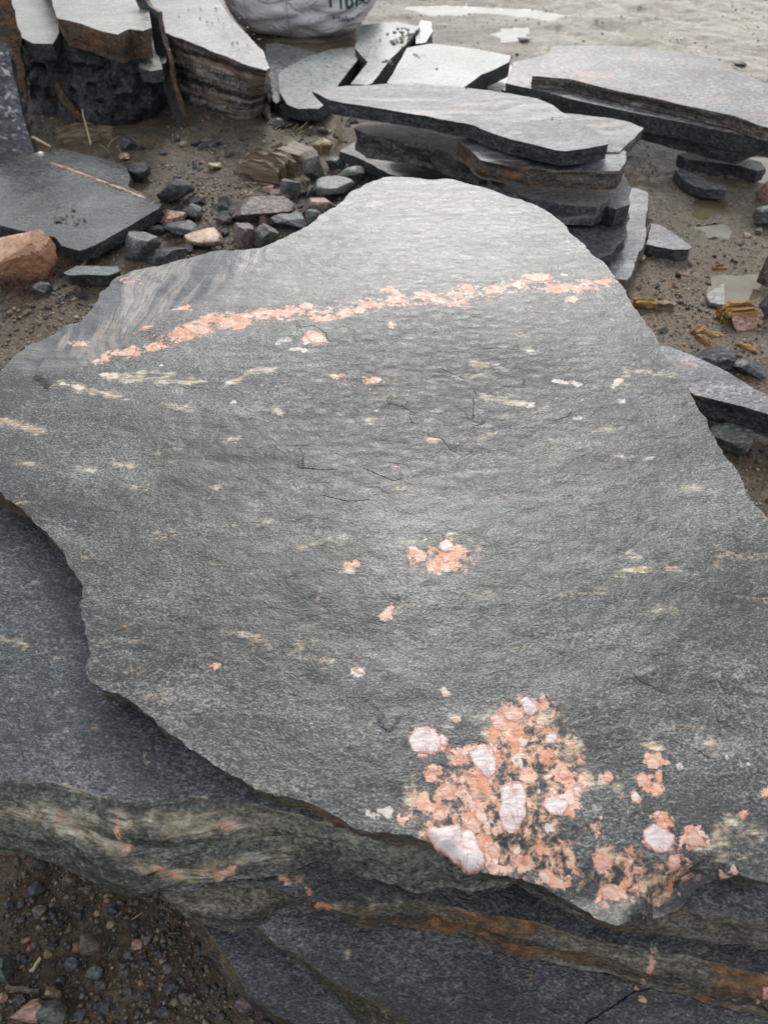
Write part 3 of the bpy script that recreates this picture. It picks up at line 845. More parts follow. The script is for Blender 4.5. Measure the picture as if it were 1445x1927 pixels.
CR = [[(1190, 1265), (1200, 1282), (1225, 1290), (1245, 1303)], [(1345, 1330), (1350, 1365)], [(890, 745), (891, 790)], [(893, 745), (925, 742)], [(725, 757), (760, 765), (785, 780)],
      [(770, 780), (775, 795), (790, 798)], [(1040, 793), (1068, 785), (1078, 768)], [(1300, 1405), (1330, 1425)], [(1380, 1275), (1395, 1290)], [(875, 785), (905, 800)], [(900, 658), (940, 655), (975, 660)],
      [(800, 820), (830, 825), (850, 850)], [(680, 880), (740, 905), (760, 900)], [(230, 640), (275, 612), (300, 592), (318, 586)], [(1342, 1270), (1368, 1308), (1380, 1302)], [(705, 1360), (735, 1380)],
      [(560, 620), (590, 612), (614, 628), (616, 645)], [(250, 1900), (260, 1910)], [(940, 725), (990, 728)], [(820, 690), (860, 705), (880, 712)], [(560, 880), (640, 885)], [(600, 930), (660, 945), (700, 940)]]

LEDGE = [(-200, 880), (0, 782), (60, 745), (100, 718), (130, 693), (165, 682), (230, 640), (275, 612), (300, 590), (345, 572), (400, 552), (430, 530), (450, 440), (300, 420), (100, 520), (-250, 650)]
LEDGE2 = [(-200, 900), (0, 782), (60, 748), (98, 722), (60, 695), (75, 660), (100, 640), (118, 615), (110, 580), (-100, 620), (-250, 700)]
BANDS = [(150, 700), (230, 645), (320, 588), (430, 580), (560, 570), (700, 555), (860, 530), (1000, 508), (1160, 505), (1240, 460), (1000, 300), (600, 300), (200, 400), (-100, 650)]
BANDV = [(100, 640), (190, 510), (300, 470), (470, 450), (520, 470), (400, 550), (320, 588), (230, 645), (160, 690)]

_o = P(700, 1000, .5)
main_plane = Plane((_o.x, _o.y, .5))
_led = [main_plane.hit(*p) for p in LEDGE]; _led2 = [main_plane.hit(*p) for p in LEDGE2]
_dip = [main_plane.hit(*p) for p in [(940, 1580), (1120, 1600), (1240, 1585), (1350, 1600), (1420, 1760), (1000, 1780), (930, 1660)]]
_chip = [main_plane.hit(*p) for p in [(1250, 1660), (1310, 1632), (1360, 1625), (1420, 1700), (1200, 1760)]]


def main_h(X, Y):
    s = poly_sdf(X, Y, _led) + .006 * fbm(X * 25, Y * 25, 3, 81)
    far = sstep(X, .0 + -.35, -.55)
    h = -.015 * sstep(s, -.003, .004) * far
    s2 = poly_sdf(X, Y, _led2) + .006 * fbm(X * 25, Y * 25, 3, 83)
    h = h - .008 * sstep(s2, -.003, .004)
    d = poly_sdf(X, Y, _dip)
    h = h - .035 * sstep(d, -.05, .12)
    c = poly_sdf(X, Y, _chip) + .01 * fbm(X * 30, Y * 30, 3, 87)
    h = h - .03 * sstep(c, -.012, .01)
    h = h + .004 * fbm(X * 6, Y * 9, 4, 91) + .0012 * fbm(X * 30, Y * 45, 3, 95)
    rip = sstep(np.hypot((X - .1) / .55, (Y - .35) / .35), 1.1, .3)
    h = h + rip * .0022 * fbm(X * 22, Y * 34, 4, 97)
    return h


_mf = mark_fields(main_plane, dict(pink=pink, tan=tanm, white=whitem, speck=speck, hair=hairm))
_crk = [[main_plane.hit(*p) for p in c] for c in CR]
_bz = [main_plane.hit(*p) for p in BANDS]; _bv = [main_plane.hit(*p) for p in BANDV]


def main_attr(X, Y):
    r = _mf(X, Y)
    best = np.full(X.shape, 1e9); sg = np.zeros(X.shape); w = np.zeros(X.shape)
    for c in _crk:
        d, s, e = line_dist(X, Y, c)
        m = d < best
        best = np.where(m, d, best); sg = np.where(m, d * s, sg)
        w = np.where(m, sstep(np.minimum(e, 1 - e), .0, .15) * sstep(d, .05, .012), w)
    r['crack'] = sg; r['crackw'] = w
    r['rip'] = sstep(np.hypot((X - .12) / .55, (Y - .42) / .30) + .3 * fbm(X * 4, Y * 4, 3, 55), 1.15, .35)
    r['zone'] = sstep(poly_sdf(X, Y, _bz) + .03 * fbm(X * 8, Y * 8, 3, 99), -.03, .03)
    r['zonev'] = sstep(poly_sdf(X, Y, _bv) + .02 * fbm(X * 8, Y * 8, 3, 98), -.02, .02)
    return r


slab, info = build_slab('stone_slab', main_px, t=MAIN_T, plane=main_plane, flare=-.012, jag=.085, seg=.010, res=.0065, mats=[M['main'], M['main_side']],
                        und=.0, heightfn=main_h, attrfn=main_attr, rings=6, rough=.009, seed=1,
                        tagd=dict(label='big grey gneiss slab with a pink feldspar band and clusters, topmost of the front stack', cat='stone slab',
                                  group='slabs of the front stack'))

# feldspar crystals standing a little proud of the slab
crystals = [
    ('w', [Z5(*q) for q in [(270, 350), (300, 300), (370, 290), (420, 310), (450, 370), (440, 440), (390, 450), (330, 445), (290, 430)]]),
    ('w', [Z5(*q) for q in [(600, 430), (680, 385), (740, 410), (760, 470), (770, 540), (720, 590), (690, 570), (640, 510)]]),
    ('w', [Z5(*q) for q in [(790, 630), (850, 600), (920, 610), (940, 700), (930, 800), (890, 880), (840, 890), (800, 870), (780, 760)]]),
    ('w', [Z5(*q) for q in [(890, 150), (940, 125), (980, 160), (1005, 200), (960, 235), (920, 215)]]),
    ('p', [Z5(*q) for q in [(800, 210), (850, 175), (900, 200), (920, 240), (870, 270), (820, 250)]]),
    ('p', [Z5(*q) for q in [(720, 235), (770, 225), (835, 290), (820, 320), (760, 310), (740, 280)]]),
    ('w', [Z5(*q) for q in [(1020, 730), (1080, 690), (1150, 700), (1180, 740), (1130, 800), (1070, 790)]]),
    ('w', [Z5(*q) for q in [(1055, 335), (1110, 303), (1110, 370), (1070, 390), (1030, 385)]]),
    ('w', [Z5(*q) for q in [(1205, 620), (1235, 605), (1255, 660), (1240, 700), (1200, 680)]]),
    ('p', [Z5(*q) for q in [(1120, 540), (1155, 525), (1185, 545), (1175, 580), (1140, 590), (1118, 570)]]),
    ('p', [Z5(*q) for q in [(720, 960), (750, 940), (790, 980), (775, 1020), (740, 1030), (715, 1000)]]),
    ('p', [Z5(*q) for q in [(440, 650), (465, 615), (505, 625), (520, 655), (500, 685), (460, 690)]]),
    ('p', [Z5(*q) for q in [(355, 570), (385, 550), (425, 565), (430, 595), (400, 612), (365, 605)]]),
    ('p', [Z5(*q) for q in [(370, 520), (405, 503), (440, 520), (425, 548), (388, 545)]]),
    ('p', [Z5(*q) for q in [(400, 800), (430, 760), (470, 770), (480, 810), (450, 830), (415, 825)]]),
    ('t', [Z5(*q) for q in [(990, 245), (1015, 215), (1050, 230), (1060, 265), (1025, 290), (995, 280)]]),
    ('t', [Z5(*q) for q in [(500, 250), (520, 225), (560, 235), (565, 265), (530, 275)]]),
    ('p', [Z5(*q) for q in [(580, 850), (620, 790), (670, 830), (680, 890), (630, 905)]]),
    ('w', [Z3(*q) for q in [(795, 860), (850, 830), (900, 850), (960, 890), (960, 930), (920, 970), (860, 975), (810, 930)]]),
    ('p', [Z3(*q) for q in [(1020, 870), (1055, 850), (1100, 900), (1130, 950), (1060, 945), (1010, 930)]]),
    ('p', [Z3(*q) for q in [(585, 1140), (640, 1125), (680, 1175), (690, 1215), (640, 1210), (590, 1180)]]),
    ('p', [Z3(*q) for q in [(750, 585), (790, 560), (825, 600), (805, 640), (765, 640)]]),
    ('p', [Z3(*q) for q in [(800, 495), (850, 480), (880, 520), (860, 550), (815, 545)]]),
    ('w', [Z3(*q) for q in [(722, 670), (745, 655), (785, 705), (770, 728), (735, 715)]]),
    ('p', [Z3(*q) for q in [(585, 565), (612, 555), (640, 590), (620, 615), (585, 610)]]),
    ('p', [Z3(*q) for q in [(535, 1010), (590, 1000), (625, 1040), (590, 1065), (545, 1050)]]),
    ('p', [Z3(*q) for q in [(935, 990), (985, 980), (992, 1030), (970, 1065), (935, 1040)]]),
    ('w', [(827, 1022), (840, 1014), (853, 1022), (852, 1036), (838, 1040), (828, 1033)]),
    ('p', [(776, 1048), (790, 1034), (803, 1040), (800, 1056), (784, 1060)]),
    ('p', [(832, 1048), (845, 1046), (848, 1056), (836, 1060)]),
    ('w', [(664, 1260), (672, 1252), (686, 1260), (688, 1269), (674, 1267)]),
    ('p', [(578, 634), (594, 625), (610, 632), (606, 645), (588, 648)]),
    ('p', [(693, 715), (706, 710), (719, 715), (714, 722), (698, 722)]),
    ('t', [(620, 708), (630, 705), (636, 711), (628, 716)]),
    ('p', [(562, 577), (576, 569), (590, 574), (586, 583), (568, 584)]),
    ('p', [(992, 528), (1005, 516), (1032, 517), (1036, 527), (1012, 533)]),
    ('p', [(220, 662), (242, 654), (256, 658), (248, 668), (226, 669)]),
    ('p', [(283, 652), (296, 646), (304, 652), (294, 659)]),
    ('p', [(664, 583), (676, 577), (690, 583), (682, 590), (668, 590)]),
    ('p', [(1063, 562), (1078, 557), (1089, 564), (1078, 571)]),
    ('p', [(731, 548), (742, 545), (751, 552), (742, 559)]),
    ('t', [(831, 1304), (839, 1298), (848, 1304), (842, 1312), (833, 1311)]),
]


def add_crystal(kind, poly, proud=.0012, jag=.08, bulk=None, name='feldspar_crystal', seed=0):
    rnd = random.Random(seed)
    pts = [(*main_plane.hit(*p), 0, 0) for p in poly]
    area = sum(pts[i][0] * pts[(i + 1) % len(pts)][1] - pts[(i + 1) % len(pts)][0] * pts[i][1] for i in range(len(pts)))
    if area < 0: pts = pts[::-1]
    dl = [(p[0], p[1]) for p in densify(pts, .0035, jag, rnd)]
    O = np.array(dl); N = len(O)
    x0, y0 = O.min(0); x1, y1 = O.max(0)
    rs = .006
    gx, gy = np.meshgrid(np.arange(x0, x1, rs), np.arange(y0, y1, rs)); gx = gx.ravel() + RNG.uniform(-.0015, .0015, gx.size); gy = gy.ravel()
    s = poly_sdf(gx, gy, dl); m = s > .0025
    pts2 = [Vector(p) for p in dl] + [Vector(p) for p in zip(gx[m], gy[m])]
    r = delaunay_2d_cdt(pts2, [(i, (i + 1) % N) for i in range(N)], [], 1, 1e-8)
    V = np.array([(v[0], v[1]) for v in r[0]])
    s = poly_sdf(V[:, 0], V[:, 1], dl)
    base = main_h(V[:, 0], V[:, 1])
    h = base + proud * sstep(s, -.001, .0012) + .0006 * vnoise(V[:, 0] * 120, V[:, 1] * 120, seed) * sstep(s, 0, .003)
    if bulk is not None: h = h + bulk(V[:, 0], V[:, 1]) * sstep(s, -.001, .01)
    faces = [list(f) for f in r[2]]
    vs = [main_plane.world(a, b, c) for a, b, c in zip(V[:, 0], V[:, 1], h)]
    # skirt into the slab
    ring = {}
    for i in range(N):
        for k, lst in enumerate(r[3]):
            if i in lst: ring[i] = k; break
    nb = len(vs)
    for i in range(N):
        k = ring[i]; vs.append(main_plane.world(V[k, 0], V[k, 1], h[k] - .006))
    for i in range(N):
        j = (i + 1) % N
        if ring[i] != ring[j]: faces.append([ring[i], nb + i, nb + j, ring[j]])
    edge = np.concatenate([np.clip(s / .006, 0, 1), np.zeros(N)])
    mat = {'w': M['cr_white'], 'p': M['cr_pink'], 't': M['cr_tan']}[kind]
    link_mesh(name, [tuple(v) for v in vs], faces, [mat], None, True, 45, slab, None, dict(edge=edge))


for i, (k, poly) in enumerate(crystals):
    add_crystal(k, poly, seed=i + 5)
# the broken crystal hanging at the slab's front edge
_bc = [Z5(*q) for q in [(360, 878), (460, 855), (540, 835), (600, 880), (670, 960), (700, 1010), (705, 1070), (640, 1118), (580, 1116), (540, 1068), (480, 1024), (420, 988), (385, 940)]]


def _bulk(X, Y):
    return .010 * (.5 + .5 * vnoise(X * 38, Y * 38, 7)) + .004 * vnoise(X * 90, Y * 90, 8)


add_crystal('w', _bc, proud=.003, jag=.2, bulk=_bulk, seed=77)

# slab just under, at left: wide bevelled edge with cream bands
A_t = .13
A_px = [(-260, 1300), (-160, 1080), (0, 1013), (50, 972), (150, 930), (300, 880), (600, 900), (900, 1150), (1000, 1400), (990, 1600, 990, 1640), (930, 1620, 950, 1670),
        (850, 1600, 880, 1678), (760, 1585, 813, 1675), (660, 1560, 744, 1664), (600, 1545, 692, 1654), (560, 1530, 640, 1632), (520, 1520, 600, 1621), (480, 1510, 560, 1636), (430, 1503, 500, 1652), (370, 1497, 430, 1660),
        (330, 1502, 370, 1668), (290, 1508, 320, 1677), (250, 1511, 285, 1681), (215, 1505, 245, 1682), (185, 1500, 205, 1675), (150, 1484, 175, 1655), (110, 1476, 140, 1640),
        (60, 1472, 90, 1618), (0, 1470, 0, 1597), (-80, 1460, -100, 1580), (-200, 1400, -230, 1500)]
def full(fn):
    def g(X, Y):
        r = fn(X, Y)
        for k in ('pink', 'tan', 'white', 'speck', 'hair'):
            if k not in r: r[k] = np.full(X.shape, -.05)
        for k, d in (('crack', 1.), ('crackw', 0.), ('zone', 0.), ('zonev', 0.)): r.setdefault(k, np.full(X.shape, d))
        return r
    return g


_oA = P(300, 1300, .43)
A_side_plane = Plane((_oA.x, _oA.y, .365))        # the sloping edge, half way down
A_top_plane = Plane((_oA.x, _oA.y, .43))
_as = mark_fields(A_side_plane, dict(
    tan=[('l', [(-60, 1520), (0, 1527), (40, 1535), (80, 1540), (110, 1552), (150, 1575), (190, 1590), (220, 1600), (270, 1602)], 9), ('l', [(120, 1555), (170, 1582), (230, 1598), (260, 1600)], 10), ('l', [(60, 1530), (130, 1548), (180, 1556), (240, 1558), (280, 1565)], 8),
         ('l', [(230, 1620), (290, 1626), (350, 1632), (420, 1628)], 9), ('l', [(220, 1524), (280, 1522), (350, 1524), (400, 1530)], 3), ('l', [(260, 1566), (330, 1556), (400, 1550), (480, 1545)], 4), ('l', [(300, 1585), (380, 1578), (460, 1560), (520, 1552)], 4), ('l', [(380, 1625), (440, 1612), (510, 1598), (560, 1592)], 4),
         ('l', [(470, 1575), (560, 1560), (640, 1580), (700, 1600)], 3), ('l', [(330, 1570), (400, 1562), (450, 1558)], 3), ('l', [(100, 1500), (160, 1512), (210, 1530)], 3), ('e', 240, 1570, 30, 16), ('e', 60, 1536, 24, 8), ('e', 440, 1565, 40, 12)],
    pink=[('l', [(40, 1531), (60, 1536), (76, 1538)], 3), ('e', 232, 1572, 14, 9), ('l', [(225, 1582), (245, 1594), (265, 1598)], 4), ('e', 425, 1567, 16, 6), ('e', 400, 1630, 20, 9), ('e', 430, 1625, 14, 8), ('e', 128, 1552, 10, 4), ('l', [(280, 1628), (330, 1630)], 3)],
    white=[('e', 216, 1566, 10, 4), ('e', 290, 1568, 8, 4), ('e', 40, 1525, 14, 3), ('e', 140, 1572, 12, 5), ('e', 250, 1562, 12, 3)]))
_at = mark_fields(A_top_plane, dict(
    tan=[('l', [(38, 1385), (45, 1370), (62, 1372)], 3), ('l', [(40, 1385), (50, 1402), (58, 1408)], 4), ('l', [(100, 1284), (112, 1296), (122, 1300)], 5), ('e', 165, 1357, 8, 5), ('e', 172, 1377, 9, 4), ('e', 98, 1193, 10, 5), ('e', 62, 1203, 12, 5), ('e', 20, 1205, 16, 5), ('e', 27, 1250, 5, 4), ('e', 103, 1248, 10, 6), ('e', 25, 1008, 5, 6),
         ('l', [(60, 1108), (80, 1100), (98, 1098)], 3), ('l', [(90, 1330), (105, 1312), (115, 1300)], 1.5), ('e', 270, 1425, 6, 14), ('e', 60, 1215, 10, 3)],
    white=[('l', [(40, 1180), (60, 1172), (80, 1170)], 2), ('e', 38, 1460, 3, 3), ('e', 62, 1450, 5, 2)]))


def A_attr(X, Y):
    a = _as(X, Y); b = _at(X, Y)
    s = poly_sdf(X, Y, [A_top_plane.hit(p[0], p[1]) for p in A_px]) > .002
    r = {k: np.where(s, b.get(k, np.full(X.shape, -.05)), a.get(k, np.full(X.shape, -.05))) for k in ('pink', 'tan', 'white')}
    return r


A_plane = Plane((_oA.x, _oA.y, .43))
sA, _ = build_slab('stone_slab', A_px, t=A_t, plane=A_plane, flare=.0, jag=.06, seg=.014, res=.03, mats=[M['under'], M['under_side']], und=.003, rings=18, rough=.008, seed=2, bulge=.6, lam=.006, attrfn=full(A_attr),
                   tagd=dict(label='dark grey slab under the big one, its sloping edge banded cream and orange', cat='stone slab', group='slabs of the front stack'))
G_px = [(-220, 960), (-120, 880), (0, 910), (200, 900), (300, 1100), (200, 1300), (-50, 1250), (-200, 1150)]
build_slab('stone_slab', G_px, z=.40, t=.09, jag=.03, seg=.03, res=.05, mats=[M['smooth'], M['main_side']], rings=3, rough=.004, seed=12,
           tagd=dict(label='smooth pale grey slab corner between the big slab and the left frame edge', cat='stone slab', group='slabs of the front stack'))
B_px = [(700, 1300), (1000, 1000), (1400, 1000), (1650, 1400), (1700, 1745, 1700, 1800), (1445, 1736, 1445, 1788), (1375, 1725, 1393, 1774), (1285, 1710, 1321, 1771), (1238, 1710, 1213, 1757),
        (1150, 1700, 1134, 1743), (1050, 1670, 1044, 1707), (985, 1640, 975, 1664), (800, 1560)]
_oB = P(1300, 1500, .425); B_plane = Plane((_oB.x, _oB.y, .425))
build_slab('stone_slab', B_px, plane=B_plane, t=.055, jag=.05, seg=.015, res=.05, mats=[M['lower'], M['rust_side']], attrfn=full(lambda X, Y: {}), rings=9, rough=.005, seed=3, lam=.004,
           tagd=dict(label='slab with a rust brown edge directly below the pink cluster corner', cat='stone slab', group='slabs of the front stack'))
C_px = [(320, 1500), (500, 1300), (900, 1200), (1300, 1300), (1700, 1500), (1750, 1880, 1750, 1960), (1445, 1838, 1445, 1921), (1357, 1812, 1357, 1892), (1285, 1796, 1285, 1873), (1224, 1790, 1231, 1862), (1127, 1772, 1141, 1831),
        (1069, 1754, 1069, 1819), (997, 1732, 997, 1804), (925, 1722, 925, 1787), (865, 1706, 865, 1766), (796, 1695, 789, 1748), (744, 1697, 740, 1741), (692, 1705, 690, 1742), (640, 1703, 644, 1726),
        (600, 1697, 604, 1709), (555, 1688, 562, 1698), (520, 1674, 520, 1710), (480, 1665, 480, 1742), (440, 1664, 440, 1747), (400, 1668, 395, 1736), (360, 1676, 350, 1720), (325, 1676, 315, 1690), (300, 1650, 296, 1660)]
C_attr_marks = dict(pink=[('e', 530, 1648, 13, 15), ('e', 546, 1660, 12, 10), ('e', 566, 1664, 6, 5), ('e', 612, 1703, 6, 2), ('l', [(1222, 1768), (1226, 1810), (1233, 1862)], 4), ('l', [(1440, 1790), (1443, 1850), (1446, 1880)], 5)],
                    tan=[('e', 555, 1655, 18, 16), ('l', [(630, 1706), (700, 1704), (750, 1698)], 2), ('e', 637, 1640, 6, 4)], hair=[])
D_attr_marks = dict(tan=[('l', [(655, 1780), (650, 1800), (645, 1820)], 8), ('l', [(1195, 1795), (1180, 1830), (1150, 1870)], 6), ('l', [(470, 1742), (560, 1738), (545, 1752)], 5)], pink=[('e', 515, 1762, 4, 5), ('e', 645, 1812, 6, 8)], hair=[])


def lower_attr(zz, marks, crack=None):
    o = P(800, 1760, zz); pl = Plane((o.x, o.y, zz)); f = mark_fields(pl, marks)
    def g(X, Y, plane):
        # from the slab's own frame into this mark frame
        dx, dy = plane.o.x - pl.o.x, plane.o.y - pl.o.y
        r = f(X + dx, Y + dy)
        wx = X + plane.o.x
        r['rusty'] = sstep(wx + .03 * fbm(X * 20, Y * 20, 3, 7), P(610, 1720, zz).x, P(760, 1720, zz).x)
        if crack:
            d, sg, e = line_dist(X + dx, Y + dy, [pl.hit(*p) for p in crack])
            r['crack'] = d * sg; r['crackw'] = sstep(np.minimum(e, 1 - e), 0, .1) * sstep(d, .05, .012)
        return r
    return g


_oC = P(800, 1720, .305); C_plane = Plane((_oC.x, _oC.y, .305))
sC, _ = build_slab('stone_slab', C_px, t=.08, plane=C_plane, jag=.05, seg=.014, res=.02, mats=[M['lower'], M['rust_m']], rings=12, rough=.006, seed=4, bulge=.3, lam=.005, attrfn=full(lambda X, Y, g=lower_attr(.29, C_attr_marks): g(X, Y, C_plane)),
                   tagd=dict(label='third slab down with a long orange brown edge and a pink spot', cat='stone slab', group='slabs of the front stack'))
D_px = [(430, 1690, 425, 1700), (470, 1735, 470, 1742), (495, 1754, 500, 1768), (519, 1775, 530, 1790), (571, 1803, 558, 1806), (599, 1824, 590, 1832), (630, 1851, 625, 1866), (671, 1870, 655, 1905), (727, 1896, 690, 1950), (782, 1927, 740, 1990),
        (860, 1990, 820, 2040), (1000, 2060), (1500, 2120), (1800, 1900), (1600, 1600), (900, 1500), (500, 1600)]
_oD = P(1000, 1850, .22); D_plane = Plane((_oD.x, _oD.y, .22))
build_slab('stone_slab', D_px, plane=D_plane, t=.06, jag=.05, seg=.015, res=.02, attrfn=full(lambda X, Y, g=lower_attr(.22, D_attr_marks, [(1260, 1850), (1190, 1868), (1150, 1895), (1100, 1927), (1060, 1950)]): g(X, Y, D_plane)), mats=[M['lower'], M['olive_side']], rings=5, rough=.006, seed=5,
           tagd=dict(label='violet grey slab low in the stack at the bottom right', cat='stone slab', group='slabs of the front stack'))
E_px = [(340, 1690, 338, 1700), (371, 1722, 360, 1722), (407, 1770, 394, 1776), (436, 1812, 420, 1822), (468, 1873, 458, 1868), (520, 1910, 508, 1914), (580, 1945, 570, 1955), (700, 2040, 690, 2060), (1000, 2100), (1200, 1900), (900, 1650), (500, 1600)]
build_slab('stone_slab', E_px, z=.158, t=.05, jag=.05, seg=.015, res=.05, mats=[M['lowdark'], M['olive_side']], rings=5, rough=.005, seed=6,
           tagd=dict(label='speckled dark slab near the bottom edge with a thin brown rim', cat='stone slab', group='slabs of the front stack'))
F_px = [(330, 1690), (342, 1718), (378, 1772), (380, 1797), (400, 1804), (432, 1852), (464, 1873), (497, 1898), (540, 1935), (640, 2020), (900, 2060), (900, 1800), (500, 1650)]
build_slab('stone_slab', F_px, z=.105, t=.12, jag=.05, seg=.015, res=.05, mats=[M['main_side'], M['dark_side']], rings=5, rough=.006, seed=8,
           tagd=dict(label='lowest slab of the front stack, a narrow grey sliver beside the gravel', cat='stone slab', group='slabs of the front stack'))

# ------------------------------------------------------------------ the flat stack behind (centre)
GC = 'slabs of the middle stack'
def S(*a, **k): return build_slab('stone_slab', *a, **k)


S([(1000, 420), (1060, 400), (1140, 360), (1180, 350), (1218, 362), (1214, 430), (1206, 470), (1192, 505), (1178, 528), (1160, 526), (1100, 480), (1020, 450)], z=.07, t=.10, jag=.06, seg=.03, res=.06,
  mats=[M['pinkstreak'], M['granite_side']], rings=3, rough=.008, seed=21, flare=.01, tagd=dict(label='lowest slab of the middle stack, pink flecked, sticking out beside the big slab', cat='stone slab', group=GC))
S([(900, 330), (1060, 330), (1150, 380), (1183, 400), (1180, 440), (1150, 478), (1120, 490), (1040, 460), (940, 400)], z=.14, t=.05, jag=.08, seg=.03, res=.06,
  mats=[M['black'], M['dark_side']], rings=3, rough=.01, seed=22, tagd=dict(label='near black wet slab low in the middle stack', cat='stone slab', group=GC))
S([(1138, 330), (1172, 325), (1187, 352), (1184, 385), (1158, 396), (1140, 388)], z=.21, t=.065, jag=.06, seg=.02, res=.05,
  mats=[M['rock_grey'], M['dark_side']], rings=3, rough=.005, seed=23, tagd=dict(label='small grey block at the right end of the middle stack', cat='stone block'))
S([(900, 320), (1000, 318), (1150, 335), (1148, 372), (1122, 388), (1060, 384), (1000, 376), (930, 352)], z=.23, t=.075, jag=.05, seg=.03, res=.06,
  mats=[M['rock_grey'], M['stacktop']], rings=4, rough=.01, seed=24, tagd=dict(label='pale edged slab with a chipped corner, third down in the middle stack', cat='stone slab', group=GC))
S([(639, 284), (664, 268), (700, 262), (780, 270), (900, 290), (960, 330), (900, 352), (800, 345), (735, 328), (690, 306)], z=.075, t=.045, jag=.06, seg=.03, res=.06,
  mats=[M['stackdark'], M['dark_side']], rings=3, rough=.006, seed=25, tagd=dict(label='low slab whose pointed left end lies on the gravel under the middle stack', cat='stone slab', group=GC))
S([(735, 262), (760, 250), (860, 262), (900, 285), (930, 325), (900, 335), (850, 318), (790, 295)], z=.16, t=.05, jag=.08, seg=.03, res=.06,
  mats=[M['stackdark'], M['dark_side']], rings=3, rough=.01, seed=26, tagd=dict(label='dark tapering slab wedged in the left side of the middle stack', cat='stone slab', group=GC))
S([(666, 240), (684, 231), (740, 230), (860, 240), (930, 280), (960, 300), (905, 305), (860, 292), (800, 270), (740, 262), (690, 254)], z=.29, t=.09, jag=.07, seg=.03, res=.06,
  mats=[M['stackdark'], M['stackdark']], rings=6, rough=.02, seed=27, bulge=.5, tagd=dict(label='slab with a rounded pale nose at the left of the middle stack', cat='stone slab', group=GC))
S([(860, 262), (1000, 240), (1140, 262), (1178, 286), (1176, 305), (1164, 322), (1110, 322), (1040, 318), (960, 312), (905, 303), (885, 282)], z=.345, t=.065, jag=.05, seg=.025, res=.06,
  mats=[M['stacktop'], M['rust_side']], rings=8, rough=.006, seed=28, lam=.0035, tagd=dict(label='slab with a rusty brown broken edge, second down in the middle stack', cat='stone slab', group=GC))
S([(1000, 200), (1055, 212), (1150, 222), (1185, 230), (1211, 240), (1190, 262), (1165, 284), (1100, 282), (980, 250)], z=.355, t=.04, jag=.03, seg=.03, res=.06,
  mats=[M['stacktop'], M['smooth']], rings=3, rough=.004, seed=29, tagd=dict(label='grey slab poking out right of the topmost slab of the middle stack', cat='stone slab', group=GC))
S([(587, 172, 600, 188), (600, 166), (650, 160), (720, 157), (790, 157), (870, 165), (960, 176), (1010, 184), (1040, 196), (1056, 210), (1080, 222), (1110, 240), (1145, 262), (1144, 272), (1110, 279), (1062, 285),
   (1045, 283), (1000, 272), (960, 262), (930, 252), (890, 236), (850, 228), (800, 216), (740, 208), (690, 200), (650, 194), (620, 188)], z=.41, t=.05, jag=.03, seg=.025, res=.05,
  mats=[M['stacktop'], M['dark_side']], rings=8, rough=.005, seed=30, lam=.0025, tagd=dict(label='banded blue grey slab with pointed left end, topmost of the middle stack', cat='stone slab', group=GC))

# ------------------------------------------------------------------ right stack
GR = 'slabs of the right stack'
S([(1275, 290), (1300, 284), (1360, 290), (1430, 305), (1440, 318), (1425, 322), (1390, 312), (1330, 305), (1290, 300)], z=.05, t=.05, jag=.05, seg=.03, res=.06,
  mats=[M['rock_grey'], M['dark_side']], rings=3, seed=41, tagd=dict(label='thin grey slab on the wet mud, lowest of the right stack', cat='stone slab', group=GR))
S([(945, 168), (1000, 160), (1200, 190), (1420, 250), (1438, 268), (1390, 288), (1340, 276), (1270, 258), (1205, 240), (1120, 222), (1040, 202), (985, 185)], z=.14, t=.05, jag=.05, seg=.03, res=.06,
  mats=[M['pinkstreak'], M['dark_side']], rings=3, seed=42, tagd=dict(label='slab with a strewn pink face, third down in the right stack', cat='stone slab', group=GR))
S([(952, 155), (965, 118), (1040, 100), (1300, 150), (1470, 230), (1500, 274), (1445, 263), (1360, 246), (1285, 230), (1177, 209), (1069, 186), (1008, 168)], z=.217, t=.07, jag=.02, seg=.03, res=.06,
  mats=[M['granite'], M['dark_side']], rings=3, rough=.003, seed=43, tagd=dict(label='slab with a straight dark sawn edge, second down in the right stack', cat='stone slab', group=GR))
S([(1001, 143), (1018, 120), (1042, 86), (1110, 85), (1210, 88), (1290, 100), (1340, 108), (1375, 128), (1420, 150), (1480, 172), (1520, 235), (1480, 248), (1430, 238), (1380, 218), (1330, 207), (1280, 196), (1200, 178), (1140, 165), (1070, 148)],
  z=.27, t=.05, jag=.03, seg=.025, res=.06, mats=[M['granite'], M['granite_side']], rings=8, rough=.007, seed=44, bulge=.3, lam=.003,
  tagd=dict(label='big pink and grey granite slab, topmost of the right stack by the muddy lane', cat='stone slab', group=GR))

